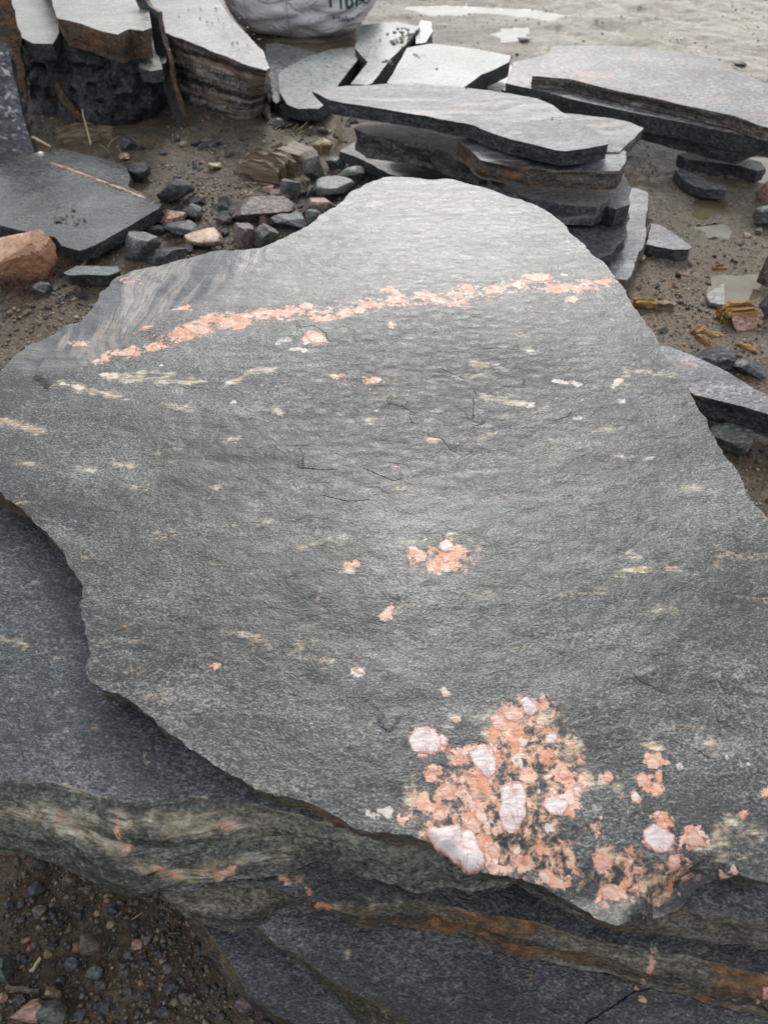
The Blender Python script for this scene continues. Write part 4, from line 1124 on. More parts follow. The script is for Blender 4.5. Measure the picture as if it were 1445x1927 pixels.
# ------------------------------------------------------------------ honed slabs in the background
GB = 'smooth pale slabs lying behind the middle stack'
S([(500, 84), (520, 80), (590, 96), (620, 120), (560, 170), (520, 195), (508, 185)], z=.05, t=.04, jag=.01, seg=.05, res=.1, mats=[M['smooth'], M['dark_side']], rings=2, rough=.002, seed=51,
  tagd=dict(label='thin dull slab lying flat beside the striped block, speckled with crumbs', cat='stone slab', group=GB))
S([(524, 138), (545, 122), (585, 104), (625, 92), (690, 89), (668, 118), (638, 156), (620, 190), (600, 205), (560, 205), (540, 196), (526, 172)], z=.09, t=.055, jag=.02, seg=.04, res=.1,
  mats=[M['green'], M['dark_side']], rings=3, rough=.004, seed=52, tagd=dict(label='honed green grey slab with blunt left end, left of the background slabs', cat='stone slab', group=GB))
S([(668, 90), (678, 48), (745, 41), (790, 50), (770, 75), (735, 110), (700, 156), (690, 160), (660, 158), (692, 118)], z=.12, t=.08, jag=.03, seg=.04, res=.1,
  mats=[M['green'], M['dark_side']], rings=3, rough=.005, seed=53, tagd=dict(label='long green grey slab with mud crumbs between two other smooth slabs', cat='stone slab', group=GB))
S([(728, 156), (748, 120), (766, 90), (808, 82), (905, 92), (961, 105), (958, 116), (905, 140), (865, 170), (800, 172)], z=.17, t=.075, jag=.02, seg=.04, res=.1,
  mats=[M['green'], M['dark_side']], rings=3, rough=.004, seed=54, tagd=dict(label='pale green slab with thick dark right edge, right of the background slabs', cat='stone slab', group=GB))
S([(780, 62), (792, 38), (812, 42), (814, 58), (800, 80), (782, 82)], z=.10, t=.07, jag=.05, seg=.04, res=.1,
  mats=[M['palestone'], M['black']], rings=3, rough=.006, seed=55, tagd=dict(label='small white topped offcut behind the long green slab', cat='stone block'))
S([(905, 140), (950, 120), (975, 130), (960, 175), (920, 175)], z=.05, t=.06, jag=.05, seg=.04, res=.1,
  mats=[M['palestone'], M['dark_side']], rings=3, rough=.006, seed=56, tagd=dict(label='mud splashed pale offcut between the middle and right stacks', cat='stone block'))

# ------------------------------------------------------------------ left pile
S([(288, 12), (262, -40), (300, -70), (380, -60), (425, 20), (462, 62), (495, 95), (508, 128, 509, 195), (502, 134, 497, 214), (480, 128, 470, 228), (440, 112, 440, 226), (395, 96, 400, 218), (350, 76, 360, 206), (312, 62, 338, 190)], z=.32, t=.33, jag=.04, seg=.03, res=.06,
  mats=[M['palestone'], M['striped']], rings=14, rough=.012, seed=61, bulge=.15, lam=.008, tagd=dict(label='thick block with wet white top and brown striped side, by the white sack', cat='stone block'))
S([(36, 84, 42, 200), (55, 30), (200, 20), (300, 50), (320, 100, 325, 190), (312, 118, 312, 205), (285, 122, 285, 225), (230, 118, 235, 236), (160, 100, 180, 236), (90, 84, 100, 218), (50, 80, 60, 210)], z=.30, t=.31, jag=.10, seg=.03, res=.06,
  mats=[M['black'], M['black']], rings=9, rough=.05, seed=62, tagd=dict(label='massive rough black rock at the foot of the left pile', cat='boulder'))
S([(96, -8), (60, -60), (200, -110), (262, -60), (275, -5), (286, 52), (270, 58), (244, 55), (222, 65), (190, 58), (150, 44), (108, 34)], z=.47, t=.12, jag=.03, seg=.03, res=.08,
  mats=[M['palestone'], M['rustrock']], rings=5, rough=.012, seed=63, flare=-.02, tagd=dict(label='block with smooth glaring white top and brown edge, on the black rock', cat='stone block'))
S([(5, -60), (40, -70), (105, -20), (108, 34), (112, 60), (100, 82), (62, 82), (38, 70), (28, 40)], z=.36, t=.07, jag=.02, seg=.04, res=.1,
  mats=[M['palestone'], M['dark_side']], rings=3, rough=.004, seed=64, tagd=dict(label='pale grey slab in the top left corner, under the white topped block', cat='stone slab'))
S([(264, 92), (284, 86), (300, 108), (306, 130), (285, 134), (262, 128)], z=.33, t=.05, jag=.03, seg=.03, res=.08,
  mats=[M['palestone'], M['dark_side']], rings=2, rough=.004, seed=65, tagd=dict(label='small white triangular chip of stone behind the thin leaning slab', cat='stone chip'))


def lean(name, pts, base, n, t, mats, label, cat, seed, **kw):
    o = P(base[0], base[1], -.01)
    return build_slab(name, pts, t=t, plane=Plane(o, n), mats=mats, seed=seed, tagd=dict(label=label, cat=cat), **kw)


lean('leaning_slab', [(-10, -40), (14, -40), (28, 20), (40, 62), (39, 100), (46, 150), (50, 205), (46, 245), (30, 240), (10, 150), (-8, 60)], (46, 245), (.35, -1, .25), .07, [M['rustrock'], M['rustrock']],
     'rust brown slab standing on edge at the far left', 'stone slab', 66, jag=.10, seg=.03, res=.06, rings=3, rough=.012)
lean('leaning_slab', [(-60, 75), (12, 82), (22, 120), (36, 180), (46, 225), (58, 262), (66, 285), (40, 318), (0, 322), (-60, 330)], (20, 322), (.25, -1, .55), .10, [M['fleck'], M['black']],
     'blue black slab with white flecks leaning at the left edge of the photo', 'stone slab', 67, jag=.05, seg=.03, res=.05, rings=3, rough=.01)
lean('leaning_slab', [(240, -30), (262, -25), (282, 12), (296, 22), (300, 48), (308, 80), (318, 110), (326, 160), (340, 205), (349, 246), (340, 250), (326, 215), (308, 165), (298, 120), (284, 60), (268, 25)], (345, 248), (-.5, -1, .3), .035, [M['dark_side'], M['rustrock']],
     'thin dark splinter of slab leaning between the black rock and the striped block', 'stone slab', 68, jag=.05, seg=.03, res=.06, rings=2, rough=.006)
lean('stone_shard', [(104, 160), (110, 156), (122, 175), (140, 200), (158, 220), (156, 228), (142, 222), (122, 200), (110, 182)], (150, 236), (.1, -1, .35), .03, [M['rustrock'], M['rustrock']],
     'narrow rusty shard leaning on the black rock', 'stone shard', 69, jag=.05, seg=.02, res=.05, rings=2, rough=.004)

# flat slab with the pink vein
vein_o = P(150, 380, .085)
vein_plane = Plane((vein_o.x, vein_o.y, .085), (.02, -.04, 1))
_vf = mark_fields(vein_plane, dict(pink=[('l', [(66, 283), (150, 318), (230, 351), (308, 386)], 2.2)], tan=[],
                                   white=[], speck=[], hair=[('l', [(30, 395), (70, 390), (105, 380)], 2)]))


def vein_attr(X, Y):
    r = _vf(X, Y)
    r['crack'] = np.full(X.shape, 1.); r['crackw'] = np.zeros(X.shape); r['zone'] = np.zeros(X.shape); r['zonev'] = np.zeros(X.shape)
    return r


_vl = [vein_plane.hit(*p) for p in [(66, 283), (308, 386), (400, 380), (300, 250), (100, 240)]]
build_slab('stone_slab', [(-120, 300), (0, 285), (60, 276), (112, 264), (135, 270), (170, 282), (215, 296), (236, 305), (243, 325), (240, 345), (270, 362), (306, 386), (300, 396), (270, 414), (235, 436), (200, 458), (165, 476), (152, 480),
                          (118, 468), (105, 450), (60, 440), (0, 425), (-120, 410)], t=.05, plane=vein_plane, jag=.03, seg=.02, res=.02, mats=[M['slate'], M['dark_side']], rings=3, rough=.006, seed=71,
           heightfn=lambda X, Y: -.008 * sstep(poly_sdf(X, Y, _vl), -.003, .006), attrfn=vein_attr,
           tagd=dict(label='wet dark slate slab crossed by a thin pink vein, lying at the left', cat='stone slab'))


# ------------------------------------------------------------------ rocks
def ico(sub):
    import bmesh
    bm = bmesh.new(); bmesh.ops.create_icosphere(bm, subdivisions=sub, radius=1.0)
    v = np.array([p.co[:] for p in bm.verts]); f = [[x.index for x in q.verts] for q in bm.faces]; bm.free()
    return v, f


ICO = {k: ico(k) for k in (1, 2, 3, 4)}


def rock_shape(seed, sub=4, cuts=9, lump=.12, depth=(.55, .9)):
    cuts += 3
    rg = np.random.default_rng(seed)
    v, f = ICO[sub]; v = v.copy()
    v *= 1 + lump * (fbm(v[:, 0] * 1.5 + seed, v[:, 1] * 1.5 + v[:, 2] * 1.3, 3, seed))[:, None]
    for _ in range(cuts):
        n = rg.normal(size=3); n /= np.linalg.norm(n); d = rg.uniform(*depth)
        k = v @ n - d
        v = v - np.where(k > 0, k, 0)[:, None] * n
    v *= 1 + .03 * (fbm(v[:, 0] * 6 + seed, v[:, 1] * 6 + v[:, 2] * 5, 3, seed + 3))[:, None]
    v /= np.abs(v).max(0)
    return v, f


def rock(px, py, w, h, mat, label, seed, group=None, cuts=9, lump=.12, depth=(.5, .85), yaw=0.0, squash=.8, cat='rock', name='rock', zb=None, tilt=0.0, sub=4, sink=.15, mats=None, matfn=None, planes=()):
    by = py + h * .42
    z0 = 0.0
    p = P(px, by, 0)
    z0 = gz(p.x, p.y) if zb is None else zb
    p = P(px, by, z0)
    dist = (p - Vector((0, 0, CAMZ))).length
    wm = w / F * dist * .5
    el = math.asin((CAMZ - z0) / dist)
    dm = wm * squash
    hm = max(.3 * wm, (h / F * dist * .5 - dm * math.sin(el) * .55) / max(math.cos(el), .3)) if el < 1.2 else wm * .6
    v, f = rock_shape(seed, sub, cuts, lump, depth)
    v = v.copy()
    for n_, d_ in planes:
        n_ = np.array(n_, float); n_ /= np.linalg.norm(n_); kk = v @ n_ - d_
        v = v - np.where(kk > 0, kk, 0)[:, None] * n_
    v = v * np.array([wm, dm, hm])
    if tilt:
        c, s = math.cos(tilt), math.sin(tilt); x, z = v[:, 0].copy(), v[:, 2].copy()
        v[:, 0] = x * c - z * s; v[:, 2] = x * s + z * c
    if yaw:
        c, s = math.cos(yaw), math.sin(yaw); x, y = v[:, 0].copy(), v[:, 1].copy()
        v[:, 0] = x * c - y * s; v[:, 1] = x * s + y * c
    c = np.array([p.x, p.y + dm * .35, z0 + hm * (1 - sink * 2)])
    mi = None
    if matfn is not None: mi = [matfn(v[q].mean(0)) for q in f]
    o = link_mesh(name, v + c, f, mats or [mat], mi, True, 28)
    tag(o, label, cat, group)
    return o


R = M
rock(48, 478, 114, 108, R['orange'], 'bright orange boulder at the left edge of the photo', 103, cat='boulder', name='boulder', cuts=4, depth=(.7, .9), squash=.7, lump=.16, planes=[((-.25, -.55, .8), .52), ((.35, -.9, -.1), .5), ((.95, -.2, .25), .72), ((-.2, .3, .9), .6)],
     mats=[R['orange'], R['orange_shade']], matfn=lambda c: 0 if c[2] > .01 + .2 * c[0] else 1)  # upper faces take the lit colour, lower ones the painted shade
rock(270, 322, 44, 44, R['black'], 'rough sooty rock right of the pink veined slab', 104, cuts=7)
rock(332, 358, 66, 54, R['black'], 'black angular rock with flat diamond shaped face', 118, cuts=6, depth=(.35, .6))
rock(376, 372, 22, 16, R['rock_tan'], 'small tan stone beside the black angular rock', 106)
rock(332, 410, 48, 34, R['rock_pink'], 'flat topped pink stone above the dark wedge stone', 107, cuts=8, depth=(.4, .7))
rock(342, 428, 62, 32, R['rock_dark'], 'dark wedge stone in front of the flat pink stone', 108)
rock(392, 444, 84, 40, R['rock_pink'], 'peach and white banded stone with rusty right side', 109, cuts=8, mats=[R['peach'], R['rustrock']], matfn=lambda c: 0 if c[2] > .012 and c[0] < .05 else 1)
rock(268, 462, 66, 56, R['rock_grey'], 'faceted grey stone below the pink veined slab', 110, cuts=10)
rock(310, 478, 70, 32, R['black'], 'black stone half hidden behind the big slab edge', 111)
rock(365, 400, 34, 34, R['rock_green'], 'dull green stone left of the purple brown rock', 112)
rock(497, 388, 116, 64, R['rock_brown'], 'long purple brown rock lying in the rubble', 113, cuts=8, yaw=.35)
rock(534, 414, 70, 46, R['rock_dark'], 'blue black stone with a smooth flat face', 114, cuts=8, depth=(.4, .7))
rock(462, 444, 44, 50, R['rock_brown'], 'small mauve pyramid stone beside the round grey one', 115, cuts=9)
rock(500, 442, 50, 52, R['rock_grey'], 'blocky grey tan stone at the edge of the big slab', 116)
rock(594, 318, 46, 54, R['rock_grey'], 'upright grey stone right of the ribbed wood', 117, cuts=10)
rock(544, 352, 42, 44, R['rock_grey'], 'grey stone with pinkish tip below the ribbed wood', 119)
rock(628, 352, 76, 44, R['rock_green'], 'smooth green grey stone shaped like a loaf', 120, cuts=7, lump=.08, depth=(.6, .9))
rock(600, 388, 62, 44, R['rock_brown'], 'rounded stone with orange streak touching the big slab', 121, mats=[R['rock_pink'], R['rock_brown']], matfn=lambda c: 0 if c[2] > .02 else 1)
rock(588, 410, 40, 34, R['rock_grey'], 'small grey stone tucked under the orange streaked one', 122)
rock(608, 274, 38, 28, R['rock_tan'], 'round tan stone near the short upright stick', 123, lump=.05)
rock(660, 330, 58, 40, R['rock_green'], 'flattish grey stone in the shade below the middle stack', 124)
rock(632, 308, 36, 26, R['rock_dark'], 'dark stone between the grey upright stone and the stack', 125)
rock(242, 272, 28, 26, R['rock_dark'], 'bluish stone on the gravel above the sooty rock', 126)
rock(400, 270, 30, 14, R['black'], 'flat dark pebble on the gravel below the striped block', 127)
rock(405, 313, 24, 14, R['rock_tan'], 'pale stone on the gravel left of the ribbed wood', 128)
rock(82, 544, 34, 26, R['rock_dark'], 'small dark angular stone below the orange boulder', 129)
rock(236, 296, 20, 16, R['rock_pink'], 'small pink stone touching the far corner of the veined slab', 130)
rock(95, 450, 20, 16, R['rock_pink'], 'tiny pink cube shaped stone between the boulder and the veined slab', 131)
rock(526, 232, 22, 18, R['rock_grey'], 'grey pebble below the smooth background slabs', 132)
rock(560, 214, 90, 22, R['black'], 'dark rubble stone in the shade under the left background slab', 133)
# right side
rock(1375, 818, 84, 68, R['rock_green'], 'dark green angular rock under the pink streaked slab', 140, cuts=8, depth=(.45, .75), squash=.9)
rock(1345, 674, 82, 30, R['black'], 'flat black rock on the mud near the wood chips', 141, cuts=7)
rock(1200, 482, 30, 18, R['rock_tan'], 'small brownish stone left below the triangular shard', 142)
rock(1395, 600, 70, 30, R['rock_pink'], 'muddy reddish stone behind the orange wood block', 143)
rock(1410, 692, 56, 34, R['rock_dark'], 'dark rubble stone above the pink streaked slab', 144)
rock(1438, 408, 44, 44, R['rock_grey'], 'rounded pale grey stone cut by the right edge of the photo', 145, lump=.05, depth=(.7, .95))
rock(1436, 362, 40, 56, R['rock_pink'], 'pinkish block at the right edge above the pale grey stone', 146, cuts=7, depth=(.45, .7))
rock(1440, 490, 40, 120, R['rock_brown'], 'mud coloured rock at the right edge below the pale grey stone', 147)
rock(1436, 570, 34, 80, R['rock_grey'], 'muddy grey rock at the right edge beside the brown puddle', 149)
rock(1392, 120, 24, 10, R['black'], 'dark clod on the lane beyond the right stack', 148)
rock(985, 75, 22, 9, R['black'], 'dark pebble in the mud between background slabs and lane', 150)

# shards on the right
S([(1270, 320), (1285, 318), (1320, 332), (1345, 346), (1366, 350), (1366, 358), (1330, 356), (1305, 350), (1285, 336)], z=.045, t=.04, jag=.03, seg=.02, res=.05, mats=[M['smooth'], M['black']], rings=3, rough=.003, seed=81,
  tagd=dict(label='long thin blue grey shard at the edge of the puddle', cat='stone shard'))
S([(1216, 458), (1224, 420), (1240, 422), (1262, 434), (1285, 450), (1301, 464), (1296, 468), (1262, 468), (1240, 464)], z=.05, t=.045, jag=.04, seg=.02, res=.05, mats=[M['pinkstreak'], M['black']], rings=3, rough=.005, seed=82,
  tagd=dict(label='triangular grey shard with a peach stripe on the mud', cat='stone shard'))
S([(1328, 556), (1362, 532), (1362, 574), (1335, 570)], z=.006, t=.012, jag=.02, seg=.02, res=.05, mats=[M['palestone'], M['palestone']], rings=2, rough=.001, seed=83,
  tagd=dict(label='pale flat triangle of stone half in the brown puddle', cat='stone chip'))
S([(1235, 650), (1262, 652), (1300, 668), (1370, 702), (1420, 735), (1500, 770), (1540, 800), (1500, 800), (1445, 780), (1400, 766), (1340, 752), (1306, 744), (1270, 720)], z=.12, t=.075, jag=.025, seg=.02, res=.04,
  mats=[M['pinkstreak'], M['dark_side']], rings=5, rough=.007, seed=84, tagd=dict(label='grey slab with pink streaks lying right of the big slab', cat='stone slab'))
S([(120, 514), (145, 502), (222, 502), (226, 510), (205, 518), (160, 518), (130, 519)], z=.06, t=.045, jag=.02, seg=.02, res=.05, mats=[M['smooth'], M['black']], rings=3, rough=.004, seed=85, flare=-.008,
  tagd=dict(label='thin light grey sliver of slab on the gravel beside the big slab', cat='stone shard'))


# ------------------------------------------------------------------ wood
def wood(px, py, w, h, mat, label, seed, yaw=0., ribs=5, cat='wood piece', hm=None, tall=.35, splin=.08, zb=None):
    """a split block: a few ragged laminae side by side, each a part"""
    rg = random.Random(seed)
    p = P(px, py, 0); z0 = gz(p.x, p.y) if zb is None else zb
    p = P(px, py, z0)
    dist = (p - Vector((0, 0, CAMZ))).length
    L = w / F * dist; D = h / F * dist * 1.1; Hh = L * tall if hm is None else hm
    root = bpy.data.objects.new('wood_piece', None); COL.objects.link(root)
    root.location = (p.x, p.y, z0 - .005); root.rotation_euler = (rg.uniform(-.06, .06), rg.uniform(-.06, .06), yaw)
    root.empty_display_size = .02
    tag(root, label, cat)
    for k in range(ribs):
        y0 = -D / 2 + D * k / ribs + .0006; y1 = -D / 2 + D * (k + 1) / ribs - .0006
        hh = Hh * rg.uniform(.65, 1.05); a = -L / 2 * rg.uniform(.8, 1.05); b = L / 2 * rg.uniform(.8, 1.05)
        n = 7; vs = []; fs = []
        for i in range(n):
            tt = i / (n - 1); x = a + (b - a) * tt
            j = lambda s: rg.uniform(-1, 1) * s * Hh
            e = .75 if i in (0, n - 1) else 1
            vs += [(x + j(.1), y0 + j(.03), 0), (x + j(.1), y1 + j(.03), 0), (x + j(.1), y1 + j(.04), hh * e + j(splin)), (x + j(.1), y0 + j(.04), hh * e + j(splin))]
        for i in range(n - 1):
            q = i * 4; r = q + 4
            for u, v in ((0, 1), (1, 2), (2, 3), (3, 0)): fs.append([q + u, q + v, r + v, r + u][::-1])
        fs.append([0, 1, 2, 3]); fs.append([(n - 1) * 4 + u for u in (3, 2, 1, 0)])
        me = bpy.data.meshes.new('splinter'); me.from_pydata(vs, [], fs); me.materials.append(mat); me.update()
        o = bpy.data.objects.new('splinter', me); COL.objects.link(o); o.parent = root
    return root


WG, WO_ = M['wood_grey'], M['wood_orange']
wood(502, 328, 84, 46, WG, 'ribbed weathered wood block, front one of the pair', 201, yaw=-.5, ribs=7, tall=.4, splin=.12)
wood(556, 302, 68, 40, WG, 'smooth faced weathered wood block behind the ribbed one', 202, yaw=-.6, ribs=3, tall=.45, splin=.02)
wood(148, 262, 62, 30, WG, 'broken ribbed wood piece by the foot of the black rock', 203, yaw=.5, ribs=5, tall=.3)
wood(196, 258, 34, 24, WG, 'squat brown wood block right of the broken ribbed piece', 213, yaw=.2, ribs=2, tall=.5)
wood(1383, 600, 56, 26, WO_, 'wet orange wood block beside the brown puddle', 204, yaw=.08, ribs=4, tall=.55, splin=.05)
wood(1216, 574, 44, 14, WO_, 'orange wood stick end by the big slab edge', 205, yaw=-.1, ribs=2, tall=.3)
wood(1247, 578, 30, 18, WG, 'grey brown wood stub next to the orange stick', 206, yaw=-.1, ribs=2, tall=.5)
wood(1312, 624, 34, 12, WO_, 'splintered orange wood chip, leftmost of the broken three', 207, yaw=.6, ribs=2, tall=.25, splin=.15)
wood(1334, 628, 36, 12, WO_, 'splintered orange wood chip, right one lying across the mud', 208, yaw=-.35, ribs=2, tall=.25, splin=.15)
wood(1322, 638, 30, 10, WO_, 'splintered orange wood chip, nearest of the broken three', 209, yaw=-1.0, ribs=2, tall=.25, splin=.15)
wood(1402, 654, 34, 10, WO_, 'narrow orange wood splinter above the pink streaked slab', 210, yaw=-.7, ribs=2, tall=.2)
wood(1352, 504, 26, 9, WO_, 'small orange wood chip above the brown puddle', 211, yaw=.25, ribs=2, tall=.3)
wood(1332, 427, 18, 6, WO_, 'tiny orange wood chip near the milky puddle', 212, yaw=.1, ribs=1, tall=.3)


def stick(a, b, r, mat, label, cat='stick', name='stick', k=6):
    a = Vector(a); b = Vector(b); d = (b - a).normalized()
    s = d.cross(Vector((.3, .2, 1))).normalized(); t_ = d.cross(s)
    vs = []; n = 6; rg = random.Random(int(a.x * 1e4) & 255)
    for i in range(n):
        c = a.lerp(b, i / (n - 1)) + Vector((rg.uniform(-1, 1), rg.uniform(-1, 1), rg.uniform(-.3, .3))) * r * .4
        rr = r * (1 - .3 * i / n)
        for q in range(k):
            an = 2 * math.pi * q / k
            vs.append(c + (s * math.cos(an) + t_ * math.sin(an)) * rr * rg.uniform(.85, 1.1))
    fs = []
    for i in range(n - 1):
        for q in range(k):
            fs.append([i * k + q, i * k + (q + 1) % k, (i + 1) * k + (q + 1) % k, (i + 1) * k + q])
    fs += [list(range(k))[::-1], [(n - 1) * k + q for q in range(k)]]
    o = link_mesh(name, [tuple(v) for v in vs], fs, [mat], None, True, 50)
    tag(o, label, cat)
    return o


p = P(641, 264, 0)
stick((p.x, p.y, -.01), (p.x - .01, p.y + .01, .15), .014, M['straw'], 'short pale stick standing upright under the middle stack')
a = P(62, 262, .09); b = P(96, 276, .09)
stick((a.x, a.y, .10), (b.x, b.y, .09), .006, M['straw'], 'thin straw coloured twig by the corner of the veined slab')
a = P(172, 272, .02); b = P(176, 232, .02)
stick((a.x, a.y, .02), (b.x, b.y - .1, .12), .005, M['straw'], 'thin reed leaning on the broken ribbed wood')
a = P(155, 500, .01); b = P(176, 485, .01)
stick((a.x, a.y, .012), (b.x, b.y, .02), .005, M['straw'], 'short twig above the light grey sliver')
a = P(250, 1731, .003); b = P(270, 1719, .003)
stick((a.x, a.y, .006), (b.x, b.y, .010), .0012, M['cr_white'], 'thin white stalk on the gravel by the stack')
a = P(14, 1858, .003); b = P(74, 1866, .003)
stick((a.x, a.y, .004), (b.x, b.y, .006), .006, M['rock_brown'], 'flat brown splinter on the gravel at the bottom left', cat='wood splinter')
a = P(58, 1830, .003); b = P(78, 1805, .003)
stick((a.x, a.y, .006), (b.x, b.y, .008), .004, M['straw'], 'yellowish wood fragment on the gravel at the bottom left', cat='wood fragment')
a = P(996, 1845, .222); b = P(1000, 1828, .222)
stick((a.x, a.y, .224), (b.x, b.y, .225), .002, M['wood_orange'], 'tiny orange needle on the violet grey slab', cat='needle')
a = P(318, 1756, .004); b = P(340, 1757, .004)
stick((a.x, a.y, .006), (b.x, b.y, .006), .002, M['rock_grey'], 'small grey splinter beside the lowest slab', cat='wood splinter')
a = P(230, 340, .01); b = P(450, 356, .01)

# white quartz pebble on the low slab
rock(1196, 1857, 9, 11, M['cr_white'], 'small white pebble resting on the violet grey slab', 301, zb=.222, sub=3, cat='pebble', name='pebble', sink=.05)
rock(1207, 1876, 14, 20, M['cr_tan'], 'tan flake of stone below the white pebble', 302, zb=.222, sub=3, cat='stone flake', name='stone_flake', sink=.2)

# ------------------------------------------------------------------ pebbles at the bottom left
PB = [  # px, py, w, h, material, label
    (172, 1787, 42, 40, 'rock_brown', 'large smooth pinkish grey pebble in the middle of the bottom left gravel'),
    (12, 1828, 44, 52, 'rock_green', 'large dark grey green pebble at the left edge of the gravel'),
    (66, 1912, 44, 46, 'rock_pink', 'orange brown pebble at the bottom edge, left of the grey one'),
    (104, 1918, 54, 40, 'rock_green', 'grey green pebble at the bottom edge of the photo'),
    (101, 1876, 26, 24, 'rock_tan', 'peach pebble above the two big bottom edge pebbles'),
    (136, 1821, 28, 20, 'rock_dark', 'oval blue black pebble below the large pinkish one'),
    (178, 1834, 28, 28, 'rock_green', 'dull dark pebble right of the oval blue black one'),
    (111, 1739, 18, 18, 'rock_dark', 'square black chip left above the large pinkish pebble'),
    (320, 1855, 22, 28, 'rock_dark', 'blue black egg shaped pebble near the stack'),
    (258, 1780, 20, 16, 'rock_pink', 'orange pebble right of the large pinkish one'),
    (316, 1825, 20, 22, 'rock_brown', 'brown rimmed round pebble above the egg shaped one'),
    (149, 1912, 18, 26, 'rock_dark', 'upright blue black pebble near the bottom edge'),
    (194, 1896, 22, 30, 'rock_dark', 'rough dark pebble right of the upright blue black one'),
    (116, 1847, 18, 16, 'rock_dark', 'small slate blue pebble below the oval one'),
    (16, 1706, 20, 16, 'rock_dark', 'dark pebble near the left edge under the banded slab'),
    (72, 1680, 22, 30, 'rock_dark', 'long dark chip under the banded slab edge'),
    (77, 1632, 22, 26, 'rock_dark', 'dark stone half under the banded slab'),
    (130, 1664, 28, 24, 'rock_brown', 'flat brown stone under the banded slab'),
    (76, 1720, 24, 20, 'rock_brown', 'dull brown pebble left of the square black chip'),
    (213, 1718, 18, 15, 'rock_dark', 'dark green pebble below the nose of the banded slab'),
    (152, 1725, 14, 18, 'rock_dark', 'small black pebble right of the square chip'),
    (229, 1703, 14, 14, 'rock_dark', 'black pebble right of the dark green one'),
    (279, 1768, 18, 14, 'rock_brown', 'pale brown cube shaped pebble near the orange one'),
    (285, 1780, 16, 12, 'black', 'black pebble under the pale brown cube'),
    (217, 1792, 14, 24, 'rock_green', 'upright olive pebble between the pinkish and orange ones'),
    (240, 1798, 12, 18, 'rock_green', 'narrow grey pebble below the orange one'),
    (298, 1797, 16, 12, 'rock_dark', 'blackish pebble right of the narrow grey ones'),
    (372, 1790, 16, 22, 'rock_dark', 'dark pebble touching the lowest slab'),
    (348, 1688, 22, 20, 'black', 'black stone in the shadow under the slab nose'),
    (103, 1770, 14, 14, 'rock_dark', 'small black chip left of the large pinkish pebble'),
    (306, 1910, 24, 18, 'rock_dark', 'dark stone at the bottom edge near the stack'),
    (352, 1880, 26, 22, 'rock_brown', 'dull grey brown pebble at the foot of the lowest slab'),
    (42, 1886, 20, 18, 'rock_green', 'pale green pebble above the orange brown one'),
    (190, 1855, 20, 14, 'rock_dark', 'dark triangular pebble below the dull dark one'),
    (92, 1798, 12, 16, 'rock_tan', 'pale tan grain cluster stone left of the oval pebble'),
    (460, 1892, 34, 30, 'rock_brown', 'knobbly pinkish white stone against the lowest slab'),
    (8, 1880, 18, 14, 'rock_pink', 'small pink pebble at the left edge'),
    (356, 1738, 14, 12, 'rock_pink', 'small orange pebble close to the lowest slab'),
    (230, 1820, 14, 10, 'rock_grey', 'small pale oval pebble below the narrow grey one'),
    (240, 1868, 16, 14, 'rock_dark', 'small dark pebble left of the egg shaped one'),
]
for i, (x, y, w, h, m, lb) in enumerate(PB):
    rock(x, y - h * .3, w, h, M[m], lb, 400 + i * 3, group='pebbles on the bottom left gravel', cuts=7, lump=.1, depth=(.5, .85), sub=3, cat='pebble', name='pebble', yaw=random.uniform(-.6, .6), squash=.75 if h < w * 1.2 else 1.1, sink=.28)


# ------------------------------------------------------------------ chips, each its own stone
CHM = ['rock_grey', 'rock_dark', 'rock_brown', 'rock_pink', 'rock_tan', 'black', 'rock_green', 'rock_dark', 'rock_brown', 'rock_grey']
CH = {}
CHC = dict(rock_grey='grey', rock_dark='blue black', rock_brown='mauve brown', rock_pink='pink', rock_tan='tan', black='black', rock_green='green grey', peach='peach')
for mk in set(CHM) | {'peach'}:
    CH[mk] = []
    for q in range(3):
        v, f = rock_shape(900 + 7 * q + len(mk) * 31, 2, 9, .14, (.4, .75))
        me = bpy.data.meshes.new('stone_chip'); me.from_pydata((v * np.array([1, .8, .55])).tolist(), [], f); me.materials.append(M[mk])
        me.polygons.foreach_set('use_smooth', np.ones(len(f), dtype=bool)); me.set_sharp_from_angle(angle=.45); me.update()
        CH[mk].append(me)


LM = [(270, 322, 'beside the rough sooty rock'), (332, 358, 'beside the black diamond faced rock'), (497, 388, 'beside the long purple brown rock'), (502, 328, 'beside the ribbed wood block'),
      (628, 352, 'beside the loaf shaped green grey stone'), (392, 444, 'beside the peach banded stone'), (268, 462, 'beside the faceted grey stone'), (608, 274, 'near the upright stick'), (400, 240, 'on the gravel below the striped block'),
      (540, 235, 'on the gravel below the smooth background slabs'), (400, 310, 'on bare gravel left of the ribbed wood'), (410, 385, 'on the gravel left of the purple brown rock'), (240, 260, 'near the bluish stone by the black rock'),
      (48, 560, 'below the orange boulder'), (170, 520, 'near the light grey sliver'), (100, 590, 'on gravel by the big slab edge'), (20, 620, 'on gravel at the left frame edge'), (210, 530, 'between the sliver and the big slab'),
      (1257, 480, 'below the triangular shard'), (1340, 440, 'near the milky puddle'), (1390, 545, 'at the rim of the brown puddle'), (1383, 600, 'beside the wet orange wood block'), (1320, 630, 'among the splintered wood chips'),
      (1240, 578, 'near the orange stick end'), (1345, 674, 'near the flat black rock'), (1240, 625, 'close to the big slab right edge'), (1402, 654, 'near the narrow wood splinter'), (1300, 520, 'on open mud left of the brown puddle'),
      (1300, 580, 'on mud between the stick and the wood block'), (1420, 470, 'on mud above the brown puddle'), (1375, 850, 'below the dark green rock'), (1430, 900, 'at the right frame edge below the pink streaked slab'), (1410, 940, 'by the lower right slab edge')]


